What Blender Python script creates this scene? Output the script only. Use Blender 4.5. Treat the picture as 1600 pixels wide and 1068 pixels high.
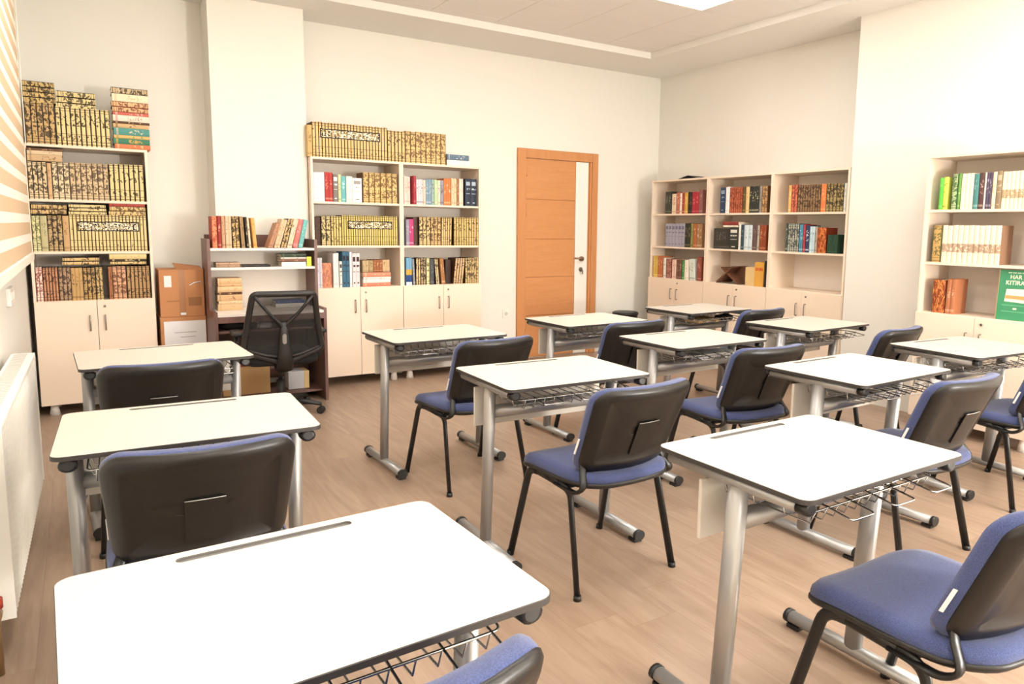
import bpy, bmesh, math, random
from mathutils import Matrix, Vector
random.seed(7)
PI = math.pi
for o in list(bpy.data.objects): bpy.data.objects.remove(o)
scene = bpy.context.scene
COL = scene.collection

# ------------------------------------------------------------------ camera
FPX, CX, CY, CAMZ = 1140.93, 880.61, 500.59, 1.38
RR = ((0.8356593853857672, -0.5490393600316277, 0.015138452785626325),      # right
      (-0.05638213206553737, -0.11316715686128724, -0.9919749239732208),     # down
      (0.5463464530867078, 0.8280996170413277, -0.12552520645503934))        # forward
cd = bpy.data.cameras.new('camera'); cam = bpy.data.objects.new('camera', cd); COL.objects.link(cam)
cd.sensor_width = 36.0; cd.lens = FPX / 1600 * 36.0
cd.shift_x = (800 - CX) / 1600; cd.shift_y = (CY - 534) / 1600
cd.clip_start = .02
cam.matrix_world = Matrix(((RR[0][0], -RR[1][0], -RR[2][0], 0), (RR[0][1], -RR[1][1], -RR[2][1], 0),
                           (RR[0][2], -RR[1][2], -RR[2][2], CAMZ), (0, 0, 0, 1)))
scene.camera = cam
# ------------------------------------------------------------------ world, lights, exposure
w = bpy.data.worlds.new('world'); scene.world = w; w.use_nodes = True
w.node_tree.nodes['Background'].inputs[0].default_value = (1, .95, .88, 1)
w.node_tree.nodes['Background'].inputs[1].default_value = .05
vs = scene.view_settings
vs.view_transform = 'Standard'; vs.look = 'None'; vs.gamma = 1; vs.use_curve_mapping = False
vs.exposure = 0.66
PANEL_STRENGTH = 15.0
fl = bpy.data.lights.new('studio_flash', 'POINT'); fl.energy = 290; fl.shadow_soft_size = .16; fl.color = (1, .985, .965)
flo = bpy.data.objects.new('studio_flash', fl); COL.objects.link(flo); flo.location = (3.5, -2.0, 1.27)

# ------------------------------------------------------------------ pixel helpers (photo pixel -> point on a known plane)
def ray(px, py):
    a, b = (px - CX) / FPX, (py - CY) / FPX
    return [RR[0][i] * a + RR[1][i] * b + RR[2][i] for i in range(3)]
def onY(px, py, Y):
    d = ray(px, py); t = Y / d[1]; return d[0] * t, Y, d[2] * t + CAMZ
def onX(px, py, X):
    d = ray(px, py); t = X / d[0]; return X, d[1] * t, d[2] * t + CAMZ

# ------------------------------------------------------------------ materials
def lin(c):
    if isinstance(c, str):
        c = [int(c[i:i + 2], 16) / 255 for i in (0, 2, 4)]
    return tuple((x / 12.92 if x <= .04045 else ((x + .055) / 1.055) ** 2.4) for x in c) + (1,)
class NT:
    """small helper to write node maths"""
    def __init__(s, name, rough=.5, metal=0., spec=.5):
        s.m = bpy.data.materials.new(name); s.m.use_nodes = True; s.t = s.m.node_tree
        s.b = s.t.nodes['Principled BSDF']
        s.b.inputs['Roughness'].default_value = rough; s.b.inputs['Metallic'].default_value = metal
        s.b.inputs['Specular IOR Level'].default_value = spec
    def set(s, sock, v):
        if isinstance(v, bpy.types.NodeSocket): s.t.links.new(v, sock)
        else: sock.default_value = v
    def op(s, op, a, b=0., c=None, clamp=False):
        n = s.t.nodes.new('ShaderNodeMath'); n.operation = op; n.use_clamp = clamp
        s.set(n.inputs[0], a); s.set(n.inputs[1], b)
        if c is not None: s.set(n.inputs[2], c)
        return n.outputs[0]
    def mix(s, f, a, b):
        n = s.t.nodes.new('ShaderNodeMix'); n.data_type = 'RGBA'
        s.set(n.inputs[0], f); s.set(n.inputs[6], a); s.set(n.inputs[7], b); return n.outputs[2]
    def attr(s, name):
        n = s.t.nodes.new('ShaderNodeAttribute'); n.attribute_name = name; return n.outputs['Color']
    def uv(s, name):
        n = s.t.nodes.new('ShaderNodeUVMap'); n.uv_map = name
        q = s.t.nodes.new('ShaderNodeSeparateXYZ'); s.t.links.new(n.outputs[0], q.inputs[0]); return q.outputs[0], q.outputs[1]
    def vec(s, x, y, z=0.):
        n = s.t.nodes.new('ShaderNodeCombineXYZ')
        for i, v in enumerate((x, y, z)): s.set(n.inputs[i], v)
        return n.outputs[0]
    def obj(s, scale=(1, 1, 1), src='Object'):
        n = s.t.nodes.new('ShaderNodeTexCoord'); m = s.t.nodes.new('ShaderNodeMapping')
        s.t.links.new(n.outputs[src], m.inputs[0]); m.inputs['Scale'].default_value = scale; return m.outputs[0]
    def noise(s, v, scale=5., detail=3., rough=.5, dist=0.):
        n = s.t.nodes.new('ShaderNodeTexNoise'); s.t.links.new(v, n.inputs['Vector'])
        n.inputs['Scale'].default_value = scale; n.inputs['Detail'].default_value = detail
        n.inputs['Roughness'].default_value = rough; n.inputs['Distortion'].default_value = dist; return n.outputs[0]
    def ramp(s, f, a, b):
        n = s.t.nodes.new('ShaderNodeMapRange'); s.set(n.inputs[0], f); n.inputs[1].default_value = a; n.inputs[2].default_value = b
        return n.outputs[0]
    def bump(s, h, strength=.2, dist=.002):
        n = s.t.nodes.new('ShaderNodeBump'); s.set(n.inputs['Height'], h); n.inputs['Strength'].default_value = strength
        n.inputs['Distance'].default_value = dist; s.t.links.new(n.outputs[0], s.b.inputs['Normal'])
    def color(s, v): s.set(s.b.inputs['Base Color'], v)
MATS = {}
def mat(name, col, rough=.5, metal=0., var=.04, scale=8., bump=0., bscale=60., spec=.5):
    """plain procedural material with slight tonal variation"""
    n = NT(name, rough, metal, spec); c = lin(col)
    v = n.obj()
    a = tuple(min(1, x * (1 - var)) for x in c[:3]) + (1,); b = tuple(min(1, x * (1 + var)) for x in c[:3]) + (1,)
    n.color(n.mix(n.noise(v, scale), a, b))
    if bump: n.bump(n.noise(v, bscale, 2), bump)
    MATS[name] = n.m; return n.m
def wood(name, col, dark, rough=.45, stretch=(2, 2, .25), scale=10.):
    n = NT(name, rough); v = n.obj(stretch)
    g = n.noise(v, scale, 5, .6, 1.2)
    n.color(n.mix(n.ramp(g, .3, .7), lin(dark), lin(col))); MATS[name] = n.m; return n.m

mat('wall_paint', 'eae6dc', .85, var=.01, bump=.05, bscale=180)
mat('pillar_paint', 'eae6dc', .85, var=.01, bump=.05, bscale=180)
mat('ceiling_tile', 'ece8e2', .9, var=.02, bump=.15, bscale=240)
mat('ceiling_void', 'b8b0a6', .9)
mat('gypsum', 'ebe8e1', .85, var=.01)
mat('case_laminate', 'ecd8c2', .42, var=.015, scale=3)
mat('case_white', 'f0e6da', .5, var=.01)
mat('door_white', 'efeae2', .35, var=.01)
wood('door_wood', 'cf915d', 'c58752', .42, (.35, 1, 3), 7)
wood('casing_wood', 'cc8e5b', 'c3844f', .42, (2, 2, .3), 7)
wood('dark_wood', '7d5b51', '654840', .45, (1.5, 1.5, .3), 12)
mat('handle_steel', '8f8578', .35, .8)
mat('bronze', '8d755c', .35, .6)
mat('silver_paint', 'abaaa8', .36, .55, var=.02)
mat('chrome', 'c4c4c2', .22, 1., var=.01)
mat('black_plastic', '201f1e', .42, var=.06)
mat('shell_plastic', '191715', .36, var=.05, bump=.12, bscale=420)
mat('frame_black', '151413', .35, var=.03)
mat('desk_white', 'd2cabd', .38, var=.006)
mat('desk_edge', '3a3633', .5)
mat('groove_grey', '6f6c68', .5)
mat('tag_white', 'f2f2f2', .6)
mat('cardboard', 'bd8356', .8, var=.05, scale=14)
mat('cardboard_dark', '9a6a45', .8)
mat('packing_tape', 'a8734a', .3, var=.03)
mat('paper_white', 'e6e4e4', .8, var=.01)
mat('ink_grey', 'bdbab9', .8)
mat('radiator_white', 'f0ece2', .4, var=.01)
mat('grille_grey', 'c9c3b8', .5)
mat('valve_brass', '9a7b58', .35, .7)
mat('valve_red', 'a33a25', .5)
mat('blind_tan', 'cdb08d', .9, var=.03, scale=120)
mat('blind_white', 'eee4d4', .9, var=.02, scale=120)
mat('blind_rail', 'ece4d6', .5)
mat('pages', 'e9dcc2', .8, var=.05, scale=40)
mat('foot_white', 'f0ebe4', .4)
mat('mesh_frame', '24211f', .45)
mat('cushion_black', '1c1b1b', .85, bump=.2, bscale=300)
mat('grey_badge', '8c8883', .4)
mat('kraft', 'c8a06d', .85, var=.06)
mat('bag_black', '191818', .6)
mat('red_lid', '8e3a28', .5)
mat('beige_carton', 'd8b880', .75, var=.03)
mat('yellow_file', 'd9a043', .6, var=.03)
mat('red_print', 'c23a1e', .6)
mat('green_board', '3f8d63', .45, var=.03)
mat('green_line', '5fa57d', .45)
mat('cream_print', 'f0ead0', .6)
mat('ochre_print', 'c49a5c', .6)
mat('stand_wood', '6a4531', .5, var=.1, scale=30)
mat('neon_green', '7fd04a', .5)
mat('neon_yellow', 'd6e23c', .5)
mat('seat_lip', '26262a', .6)
# fabric: woven blue
n = NT('blue_fabric', .9, spec=.2); v = n.obj()
n.color(n.mix(n.ramp(n.noise(v, 420, 2), .35, .65), lin('3b4469'), lin('505a86'))); n.bump(n.noise(v, 700, 2), .25, .001)
n.b.inputs['Sheen Weight'].default_value = .25; MATS['blue_fabric'] = n.m
# office chair mesh: fine woven net, partly see-through
n = NT('net_mesh', .7); n.color(lin('1f1d1c')); n.b.inputs['Alpha'].default_value = .82; MATS['net_mesh'] = n.m
# LED panel diffuser
n = NT('led_diffuser', .5); n.b.inputs['Emission Color'].default_value = (1, .985, .965, 1)
n.b.inputs['Emission Strength'].default_value = PANEL_STRENGTH; MATS['led_diffuser'] = n.m
# laminate floor: boards along Y with grain, faint joints
n = NT('laminate_floor', .38, spec=.4)
tc = n.t.nodes.new('ShaderNodeTexCoord'); sp = n.t.nodes.new('ShaderNodeSeparateXYZ'); n.t.links.new(tc.outputs['Object'], sp.inputs[0])
x, y = sp.outputs[0], sp.outputs[1]
pw = .193
row = n.op('FLOOR', n.op('DIVIDE', x, pw))
wn = n.t.nodes.new('ShaderNodeTexWhiteNoise'); wn.noise_dimensions = '1D'; n.set(wn.inputs['W'], row)
yo = n.op('ADD', n.op('DIVIDE', y, 1.38), wn.outputs[0])
pid = n.op('ADD', n.op('MULTIPLY', row, 17.3), n.op('FLOOR', yo))
wn2 = n.t.nodes.new('ShaderNodeTexWhiteNoise'); wn2.noise_dimensions = '1D'; n.set(wn2.inputs['W'], pid)
g = n.noise(n.vec(n.op('MULTIPLY', x, 9), n.op('ADD', n.op('MULTIPLY', y, .9), n.op('MULTIPLY', wn2.outputs[0], 40))), 1.6, 6, .62, 1.3)
g2 = n.noise(n.vec(n.op('MULTIPLY', x, 60), n.op('MULTIPLY', y, 3)), 2, 3)
c = n.mix(n.ramp(g, .3, .72), lin('947c69'), lin('ae9782'))
c = n.mix(n.op('MULTIPLY', n.ramp(g2, .45, .75), .18), c, lin('8a6a54'))
c = n.mix(n.op('MULTIPLY', wn2.outputs[0], .22), c, lin('9d806a'))
fx = n.op('FRACT', n.op('DIVIDE', x, pw)); fy = n.op('FRACT', yo)
jt = n.op('MAXIMUM', n.op('LESS_THAN', fx, .010), n.op('LESS_THAN', fy, .0015))
c = n.mix(n.op('MULTIPLY', jt, .35), c, lin('6d4d38'))
n.color(c); n.bump(n.op('SUBTRACT', g2, jt), .06, .001); MATS['laminate_floor'] = n.m

# --- book materials: colours come from the mesh attributes col (leather) and col2 (gilt / title)
def book_mat(kind):
    n = NT('spine_' + kind, .5, spec=.3); c, c2 = n.attr('col'), n.attr('col2')
    u, v = n.uv('book'); s, _ = n.uv('set')
    au = n.op('ABSOLUTE', n.op('SUBTRACT', u, .5))
    def near(val, x0, wd): return n.op('LESS_THAN', n.op('ABSOLUTE', n.op('SUBTRACT', val, x0)), wd)
    def mx(*a):
        r = a[0]
        for q in a[1:]: r = n.op('MAXIMUM', r, q)
        return r
    geo = n.t.nodes.new('ShaderNodeNewGeometry'); ps = n.t.nodes.new('ShaderNodeSeparateXYZ'); n.t.links.new(geo.outputs['Position'], ps.inputs[0])
    along = n.op('ADD', ps.outputs[0], ps.outputs[1])
    orn = n.noise(n.vec(along, n.op('MULTIPLY', ps.outputs[2], .7)), 62, 1.6, .5, .8)
    if kind == 'plain':
        t = n.op('MULTIPLY', n.op('MULTIPLY', n.op('GREATER_THAN', orn, .56), near(v, .62, .2)), n.op('LESS_THAN', au, .3))
        t = mx(n.op('MULTIPLY', t, .8), n.op('MULTIPLY', near(v, .1, .03), .5))
        n.color(n.mix(t, c, c2))
    elif kind == 'label':
        t = mx(near(v, .82, .07), n.op('MULTIPLY', near(v, .62, .03), n.op('GREATER_THAN', orn, .48)), near(v, .45, .008), n.op('MULTIPLY', near(v, .12, .02), n.op('LESS_THAN', au, .2)))
        n.color(n.mix(n.op('MULTIPLY', t, n.op('LESS_THAN', au, .36)), c, c2))
    elif kind in ('gilt', 'ornate', 'cart'):
        bw = .37 if kind != 'ornate' else .41
        dark = n.op('GREATER_THAN', au, bw)
        bands = mx(near(v, .045, .012), near(v, .12, .008), near(v, .30, .008), near(v, .90, .008), near(v, .965, .012))
        th = .56 if kind == 'gilt' else (.50 if kind == 'ornate' else .66)
        reg = mx(near(v, .68, .17), near(v, .20, .07)) if kind != 'ornate' else mx(near(v, .72, .22), near(v, .30, .14))
        o = n.op('MULTIPLY', n.op('GREATER_THAN', orn, th), reg)
        d = mx(dark, n.op('MULTIPLY', bands, .7), n.op('MULTIPLY', o, .85))
        base = n.mix(d, c2, c)
        if kind == 'cart':      # lettered cartouche that runs across the volumes of a set
            inx = n.op('LESS_THAN', n.op('ABSOLUTE', n.op('SUBTRACT', s, .5)), .40)
            inx2 = n.op('LESS_THAN', n.op('ABSOLUTE', n.op('SUBTRACT', s, .5)), .385)
            outer = n.op('MULTIPLY', near(v, .69, .135), inx); inner = n.op('MULTIPLY', near(v, .69, .105), inx2)
            rim = n.op('MULTIPLY', outer, n.op('SUBTRACT', 1., inner))
            cal = n.noise(n.vec(along, ps.outputs[2]), 48, 1.5, .5, 1.6)
            pale = n.op('MULTIPLY', inner, n.op('GREATER_THAN', cal, .52))
            base = n.mix(n.op('MULTIPLY', inner, n.op('GREATER_THAN', cal, .43)), base, lin('241a14'))
            base = n.mix(pale, base, lin('f2e8cc')); base = n.mix(rim, base, lin('241a14'))
        n.color(base)
    elif kind == 'band':        # pale spine, brown ornament band
        o = n.op('MULTIPLY', near(v, .40, .11), n.op('GREATER_THAN', orn, .42))
        d = mx(n.op('MULTIPLY', n.op('GREATER_THAN', au, .46), .35), n.op('MULTIPLY', o, .8), n.op('MULTIPLY', near(v, .40, .13), .25))
        n.color(n.mix(d, c2, c))
    elif kind == 'picture':     # cover picture, flame-like wave
        wv = n.noise(n.vec(n.op('MULTIPLY', u, 2.2), n.op('MULTIPLY', v, 1.5)), 2, 2, .5, 2.5)
        n.color(n.mix(n.ramp(wv, .42, .62), c, c2))
    elif kind == 'bands3':      # horizontal colour blocks: light top, ochre middle, navy foot
        a = n.mix(n.op('LESS_THAN', v, .58), c, lin('d8a83c')); a = n.mix(n.op('LESS_THAN', v, .38), a, lin('2c4a86'))
        n.color(n.mix(n.op('LESS_THAN', v, .12), a, lin('e8e8ea')))
    MATS['spine_' + kind] = n.m
for k in ('plain', 'label', 'gilt', 'ornate', 'cart', 'band', 'picture', 'bands3'): book_mat(k)
n = NT('cover', .55, spec=.3); n.color(n.attr('col')); MATS['cover'] = n.m

# ------------------------------------------------------------------ mesh builder
class MB:
    def __init__(s): s.v = []; s.f = []; s.mi = []; s.sm = []
    def add(s, vs, fs, mi=0, smooth=False):
        o = len(s.v); s.v += [tuple(p) for p in vs]
        for f in fs: s.f.append(tuple(i + o for i in f)); s.mi.append(mi); s.sm.append(smooth)
        return s
    def box(s, x0, x1, y0, y1, z0, z1, mi=0):
        return s.add([(x0, y0, z0), (x1, y0, z0), (x1, y1, z0), (x0, y1, z0), (x0, y0, z1), (x1, y0, z1), (x1, y1, z1), (x0, y1, z1)],
                     [(3, 2, 1, 0), (4, 5, 6, 7), (0, 1, 5, 4), (1, 2, 6, 5), (2, 3, 7, 6), (3, 0, 4, 7)], mi)
    def bbox(s, x0, x1, y0, y1, z0, z1, b=.003, mi=0):
        """box with chamfered vertical+horizontal edges"""
        bm = bmesh.new(); bmesh.ops.create_cube(bm, size=1)
        for v in bm.verts: v.co = Vector(((x0 + x1) / 2 + v.co.x * (x1 - x0), (y0 + y1) / 2 + v.co.y * (y1 - y0), (z0 + z1) / 2 + v.co.z * (z1 - z0)))
        bmesh.ops.bevel(bm, geom=list(bm.edges), offset=b, segments=2, affect='EDGES', profile=.5)
        bm.verts.index_update()
        s.add([v.co for v in bm.verts], [[v.index for v in f.verts] for f in bm.faces], mi); bm.free(); return s
    def tube(s, pts, r, ry=None, seg=10, mi=0, cap=True, up=(0, 0, 1)):
        """sweep a circle / ellipse (r sideways, ry along 'up') along pts"""
        pts = [Vector(p) for p in pts]; ry = ry or r; rings = []; up = Vector(up)
        for i, p in enumerate(pts):
            rr = r[i] if isinstance(r, (list, tuple)) else r; r2 = ry[i] if isinstance(ry, (list, tuple)) else ry
            a = pts[max(i - 1, 0)]; b = pts[min(i + 1, len(pts) - 1)]; t = (b - a).normalized()
            u = up if abs(t.dot(up)) < .98 else Vector((0, 1, 0))
            sd = t.cross(u).normalized(); u2 = sd.cross(t).normalized()
            rings.append([p + sd * (rr * math.cos(2 * PI * k / seg)) + u2 * (r2 * math.sin(2 * PI * k / seg)) for k in range(seg)])
        vs = [q for R_ in rings for q in R_]; fs = []
        for i in range(len(pts) - 1):
            for k in range(seg):
                k2 = (k + 1) % seg; fs.append((i * seg + k, i * seg + k2, (i + 1) * seg + k2, (i + 1) * seg + k))
        s.add(vs, fs, mi, True)
        if cap:
            o = len(s.v) - len(vs)
            s.f.append(tuple(o + k for k in reversed(range(seg)))); s.mi.append(mi); s.sm.append(False)
            e = o + (len(pts) - 1) * seg; s.f.append(tuple(e + k for k in range(seg))); s.mi.append(mi); s.sm.append(False)
        return s
    def pad(s, hx, hy, r, prof, deform=None, mi=0, n=6, smooth=True, mis=None):
        """rounded slab: stacked rounded-rectangle rings given as (inset, z)"""
        rings = []
        for d, z in prof:
            a, b = hx - d, hy - d; q = max(min(r - d, a, b), .0008)
            ring = []
            for cx_, cy_, a0 in ((a - q, b - q, 0), (-a + q, b - q, 90), (-a + q, -b + q, 180), (a - q, -b + q, 270)):
                for k in range(n + 1):
                    t = math.radians(a0 + 90 * k / n); ring.append((cx_ + q * math.cos(t), cy_ + q * math.sin(t), z))
                # midpoints on the straight runs let the slab bend
                nx = {0: (-1, 0), 90: (0, -1), 180: (1, 0), 270: (0, 1)}[a0]
                L = 2 * (a - q) if nx[0] else 2 * (b - q); e = ring[-1]
                for k in range(1, 6): ring.append((e[0] + nx[0] * L * k / 6, e[1] + nx[1] * L * k / 6, z))
            rings.append(ring)
        m = len(rings[0]); vs = [p for R_ in rings for p in R_]
        if deform: vs = [deform(*p) for p in vs]
        o = len(s.v); s.v += vs
        for i in range(len(rings) - 1):
            for k in range(m):
                k2 = (k + 1) % m
                s.f.append((o + i * m + k, o + i * m + k2, o + (i + 1) * m + k2, o + (i + 1) * m + k))
                s.mi.append(mis[i] if mis else mi); s.sm.append(smooth)
        s.f.append(tuple(o + k for k in reversed(range(m)))); s.mi.append(mis[0] if mis else mi); s.sm.append(False)
        e = o + (len(rings) - 1) * m; s.f.append(tuple(e + k for k in range(m))); s.mi.append(mis[-1] if mis else mi); s.sm.append(False)
        return s
    def cone(s, x, y, z0, z1, r0, r1, seg=12, mi=0):
        return s.tube([(x, y, z0), (x, y, z1)], [r0, r1], [r0, r1], seg, mi)
    def mesh(s, name, mats):
        me = bpy.data.meshes.new(name); me.from_pydata(s.v, [], s.f)
        for m in mats: me.materials.append(MATS[m])
        me.polygons.foreach_set('material_index', s.mi); me.polygons.foreach_set('use_smooth', s.sm); me.update(); return me
    def build(s, name, mats, parent=None, loc=(0, 0, 0), rot=(0, 0, 0)):
        if isinstance(mats, str): mats = [mats]
        o = bpy.data.objects.new(name, s.mesh(name, mats)); COL.objects.link(o)
        o.location = loc; o.rotation_euler = rot
        if parent: o.parent = parent
        return o
def smooth_path(ctrl, r=.03, n=5):
    """polyline with rounded corners"""
    P = [Vector(c) for c in ctrl]; out = [P[0]]
    for i in range(1, len(P) - 1):
        a, b, c = P[i - 1], P[i], P[i + 1]; d = min(r, (a - b).length * .49, (c - b).length * .49)
        p, q = b + (a - b).normalized() * d, b + (c - b).normalized() * d
        for k in range(n + 1):
            t = k / n; out.append(p * (1 - t) ** 2 + b * 2 * t * (1 - t) + q * t * t)
    return out + [P[-1]]
def tag(o, label, cat, group=None):
    o['label'] = label; o['category'] = cat
    if group: o['group'] = group
    return o
def thing(name, label, cat, loc=(0, 0, 0), rz=0., group=None):
    o = bpy.data.objects.new(name, None); COL.objects.link(o); o.empty_display_size = .1
    o.location = loc; o.rotation_euler = (0, 0, rz); return tag(o, label, cat, group)
def struct(name, mb, mats, parent=None):
    o = mb.build(name, mats, parent)
    if not parent: o['kind'] = 'structure'
    return o
def share(src, parent, loc=None, rot=None):
    c = src.copy(); COL.objects.link(c); c.parent = parent
    if loc is not None: c.location = loc
    if rot is not None: c.rotation_euler = rot
    return c
def dup(root, loc, rz, label, group=None):
    r = root.copy(); COL.objects.link(r); r.location = loc; r.rotation_euler = (0, 0, rz); r['label'] = label
    if group: r['group'] = group
    for ch in list(root.children):
        c = share(ch, r)
        for g in list(ch.children): share(g, c)
    return r
def text_mesh(name, body, size, matname, parent, M, depth=.0006):
    cu = bpy.data.curves.new(name, 'FONT'); cu.body = body; cu.size = size; cu.extrude = depth; cu.resolution_u = 3; cu.offset = size * .012
    t = bpy.data.objects.new(name + '_tmp', cu); COL.objects.link(t); bpy.context.view_layer.update()
    me = bpy.data.meshes.new_from_object(t.evaluated_get(bpy.context.evaluated_depsgraph_get()))
    bpy.data.objects.remove(t); me.materials.clear(); me.materials.append(MATS[matname])
    o = bpy.data.objects.new(name, me); COL.objects.link(o); o.parent = parent; o.matrix_local = M; return o

# ------------------------------------------------------------------ room shell
XL, XR, YB, YF = -.33, 5.65, 6.62, -2.6
ZS, ZC = 3.09, 3.15
XP, YP = 5.30, 3.79                      # face and far edge of the wall projection on the right
struct('floor', MB().box(XL - .1, XR + .1, YF - .1, YB + .1, -.06, 0), 'laminate_floor')
struct('wall_back', MB().box(XL - .1, XR + .1, YB, YB + .1, 0, ZC + .1), 'wall_paint')
struct('wall_left', MB().box(XL - .1, XL, YF, YB, 0, ZC + .1), 'wall_paint')
struct('wall_right', MB().box(XR, XR + .1, YF, YB, 0, ZC + .1), 'wall_paint')
struct('wall_front', MB().box(XL - .1, XR + .1, YF - .1, YF, 0, ZC + .1), 'wall_paint')
struct('wall_right_projection', MB().box(XP, XR, YF, YP, 0, ZS), 'pillar_paint')
struct('wall_back_pillar', MB().box(.89, 1.595, 6.29, YB, 0, ZS), 'pillar_paint')
# dropped gypsum border round a tiled field
FX0, FX1, FY0, FY1 = .13, 4.92, -1.9, 5.93
m = MB()
m.box(XL, XR, FY1, YB, ZS, ZC + .1); m.box(XL, XR, YF, FY0, ZS, ZC + .1)
m.box(XL, FX0, FY0, FY1, ZS, ZC + .1); m.box(FX1, XR, FY0, FY1, ZS, ZC + .1)
struct('trim_1', m, 'gypsum')
ceil = struct('ceiling', MB().box(FX0, FX1, FY0, FY1, ZC + .012, ZC + .1), 'ceiling_void')
GX = [4.33 + .6 * k for k in range(-7, 1)]; GY = [4.59 + .6 * k for k in range(-11, 3)]
xs = [FX0] + [g for g in GX if FX0 + .02 < g < FX1 - .02] + [FX1]; ys = [FY0] + [g for g in GY if FY0 + .02 < g < FY1 - .02] + [FY1]
leds = {(round(x, 2), round(y, 2)) for x in (3.73, 1.93, .13) for y in (3.99, 1.59, -.81)}  # one panel is in view; the others are added unseen to brighten the room
tile_me = {}
for i in range(len(xs) - 1):
    for j in range(len(ys) - 1):
        a, b, c, d = xs[i], xs[i + 1], ys[j], ys[j + 1]
        if (round(a, 2), round(c, 2)) in leds:
            t = thing('ceiling_light', 'square LED panel set flush in the tiled ceiling', 'ceiling light', ((a + b) / 2, (c + d) / 2, ZC), 0, 'LED ceiling panels')
            h = .2985; mm = MB()
            for q in ((-h, h, -h, -h + .012), (-h, h, h - .012, h), (-h, -h + .012, -h + .012, h - .012), (h - .012, h, -h + .012, h - .012)): mm.box(*q, 0, .012)
            mm.build('frame', 'radiator_white', t)
            MB().box(-h + .012, h - .012, -h + .012, h - .012, .003, .01).build('diffuser', 'led_diffuser', t)
            continue
        key = (round(b - a, 2), round(d - c, 2))
        if key not in tile_me:
            hx, hy = (b - a) / 2 - .0022, (d - c) / 2 - .0022
            tile_me[key] = MB().box(-hx, hx, -hy, hy, 0, .012).mesh('ceiling_tile', ['ceiling_tile'])
        o = bpy.data.objects.new('ceiling_tile', tile_me[key]); COL.objects.link(o); o.parent = ceil; o.location = ((a + b) / 2, (c + d) / 2, ZC)

# ------------------------------------------------------------------ door
dr = thing('door_1', 'orange wooden door with four panels and a white glazed strip', 'door', (3.765, YB, 0)); dr['kind'] = 'structure'
W_, H_ = 1.005, 2.185
m = MB(); m.bbox(0, .095, -.035, 0, 0, H_, .004); m.build('casing', 'casing_wood', dr)
m = MB(); m.bbox(W_ - .075, W_, -.035, 0, 0, H_, .004); m.build('casing', 'casing_wood', dr)
m = MB(); m.bbox(.095, W_ - .075, -.034, 0, H_ - .095, H_, .004); m.build('casing', 'casing_wood', dr)
m = MB(); m.box(W_ - .1, W_ - .075, -.02, 0, 0, H_ - .095); m.build('stop', 'casing_wood', dr)
leaf = MB().box(.097, W_ - .102, -.012, 0, .01, H_ - .097).build('leaf', 'casing_wood', dr)
gz = [.012, .456, .862, 1.264, 1.672, H_ - .1]
for k in range(5):
    MB().bbox(.1, .715, -.022, -.012, gz[k] + .003, gz[k + 1] - .003, .002).build('panel', 'door_wood', leaf)
MB().bbox(.722, .883, -.021, -.012, .012, H_ - .1, .002).build('glass_strip', 'door_white', leaf)
m = MB(); m.tube([(.8, -.05, 1.05), (.8, -.02, 1.05)], .027, seg=16); m.tube([(.8, -.05, 1.05), (.8, -.07, 1.05)], .01, seg=10)
m.tube(smooth_path([(.8, -.062, 1.05), (.8, -.072, 1.055), (.69, -.072, 1.058)], .01), .009, seg=8); m.build('handle', 'bronze', leaf)
m = MB(); m.tube([(.8, -.03, .935), (.8, -.02, .935)], .024, seg=16); m.box(.796, .804, -.06, -.03, .915, .935); m.box(.792, .808, -.063, -.06, .885, .925); m.build('lock', 'handle_steel', leaf)
for z in (.3, 1.5, 1.9): MB().tube([(.098, -.028, z), (.098, -.028, z + .11)], .008, seg=8).build('hinge', 'casing_wood', dr)

# ------------------------------------------------------------------ bookcases (front at local y=0, x to the right)
def bookcase(label, loc, rz, W, H, D, shelves, cab, group=None, bottom=.085, locks=True):
    t = thing('bookcase', label, 'bookcase', loc, rz, group); T = .018
    for x in (0, W - T): MB().bbox(x, x + T, .012, D, bottom, H, .001).build('side_panel', 'case_laminate', t)
    MB().bbox(T, W - T, .012, D, H - T, H, .001).build('top_panel', 'case_laminate', t)
    MB().bbox(T, W - T, .012, D - .008, cab - T, cab, .001).build('cabinet_top', 'case_laminate', t)
    MB().bbox(T, W - T, .02, D - .008, bottom, bottom + T, .001).build('bottom_panel', 'case_laminate', t)
    MB().box(T, W - T, D - .008, D - .002, bottom, H - T).build('back_panel', 'case_white', t)
    for z in shelves: MB().bbox(T, W - T, .02, D - .008, z - T, z, .001).build('shelf', 'case_laminate', t)
    for k in (0, 1):
        x0, x1 = (.002, W / 2 - .0015) if k == 0 else (W / 2 + .0015, W - .002)
        d = MB().bbox(x0, x1, -.006, .011, bottom + .002, cab - .004, .0012).build('door', 'case_laminate', t)
        hx = x1 - .045 if k == 0 else x0 + .045
        m = MB(); m.tube(smooth_path([(hx, -.006, cab - .11), (hx, -.028, cab - .11), (hx, -.028, cab - .215), (hx, -.006, cab - .215)], .008), .005, seg=8)
        m.build('handle', 'handle_steel', d)
        if k == 1:
            m = MB(); m.tube([(hx, -.012, cab - .045), (hx, -.005, cab - .045)], .009, seg=12); m.build('lock', 'handle_steel', d)
    for x in (.075, W - .075):
        for y in (.06, D - .06):
            m = MB(); m.cone(x, y, 0, bottom, .034, .021, 14); m.build('foot', 'foot_white', t)
    return t
LX0, LW = -.297, .737
bookcase('tall open bookcase with cupboard by the radiator, crammed with gilt volumes', (LX0, 6.2, 0), 0, LW, 1.897, .40, (1.165, 1.525), .817, bottom=.078)
MX0, MW = 1.601, .7725
bookcase('open bookcase unit beside the study desk, topped with a long gilt set', (MX0, 6.2, 0), 0, MW, 1.93, .40, (1.205, 1.57), .85)
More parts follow.
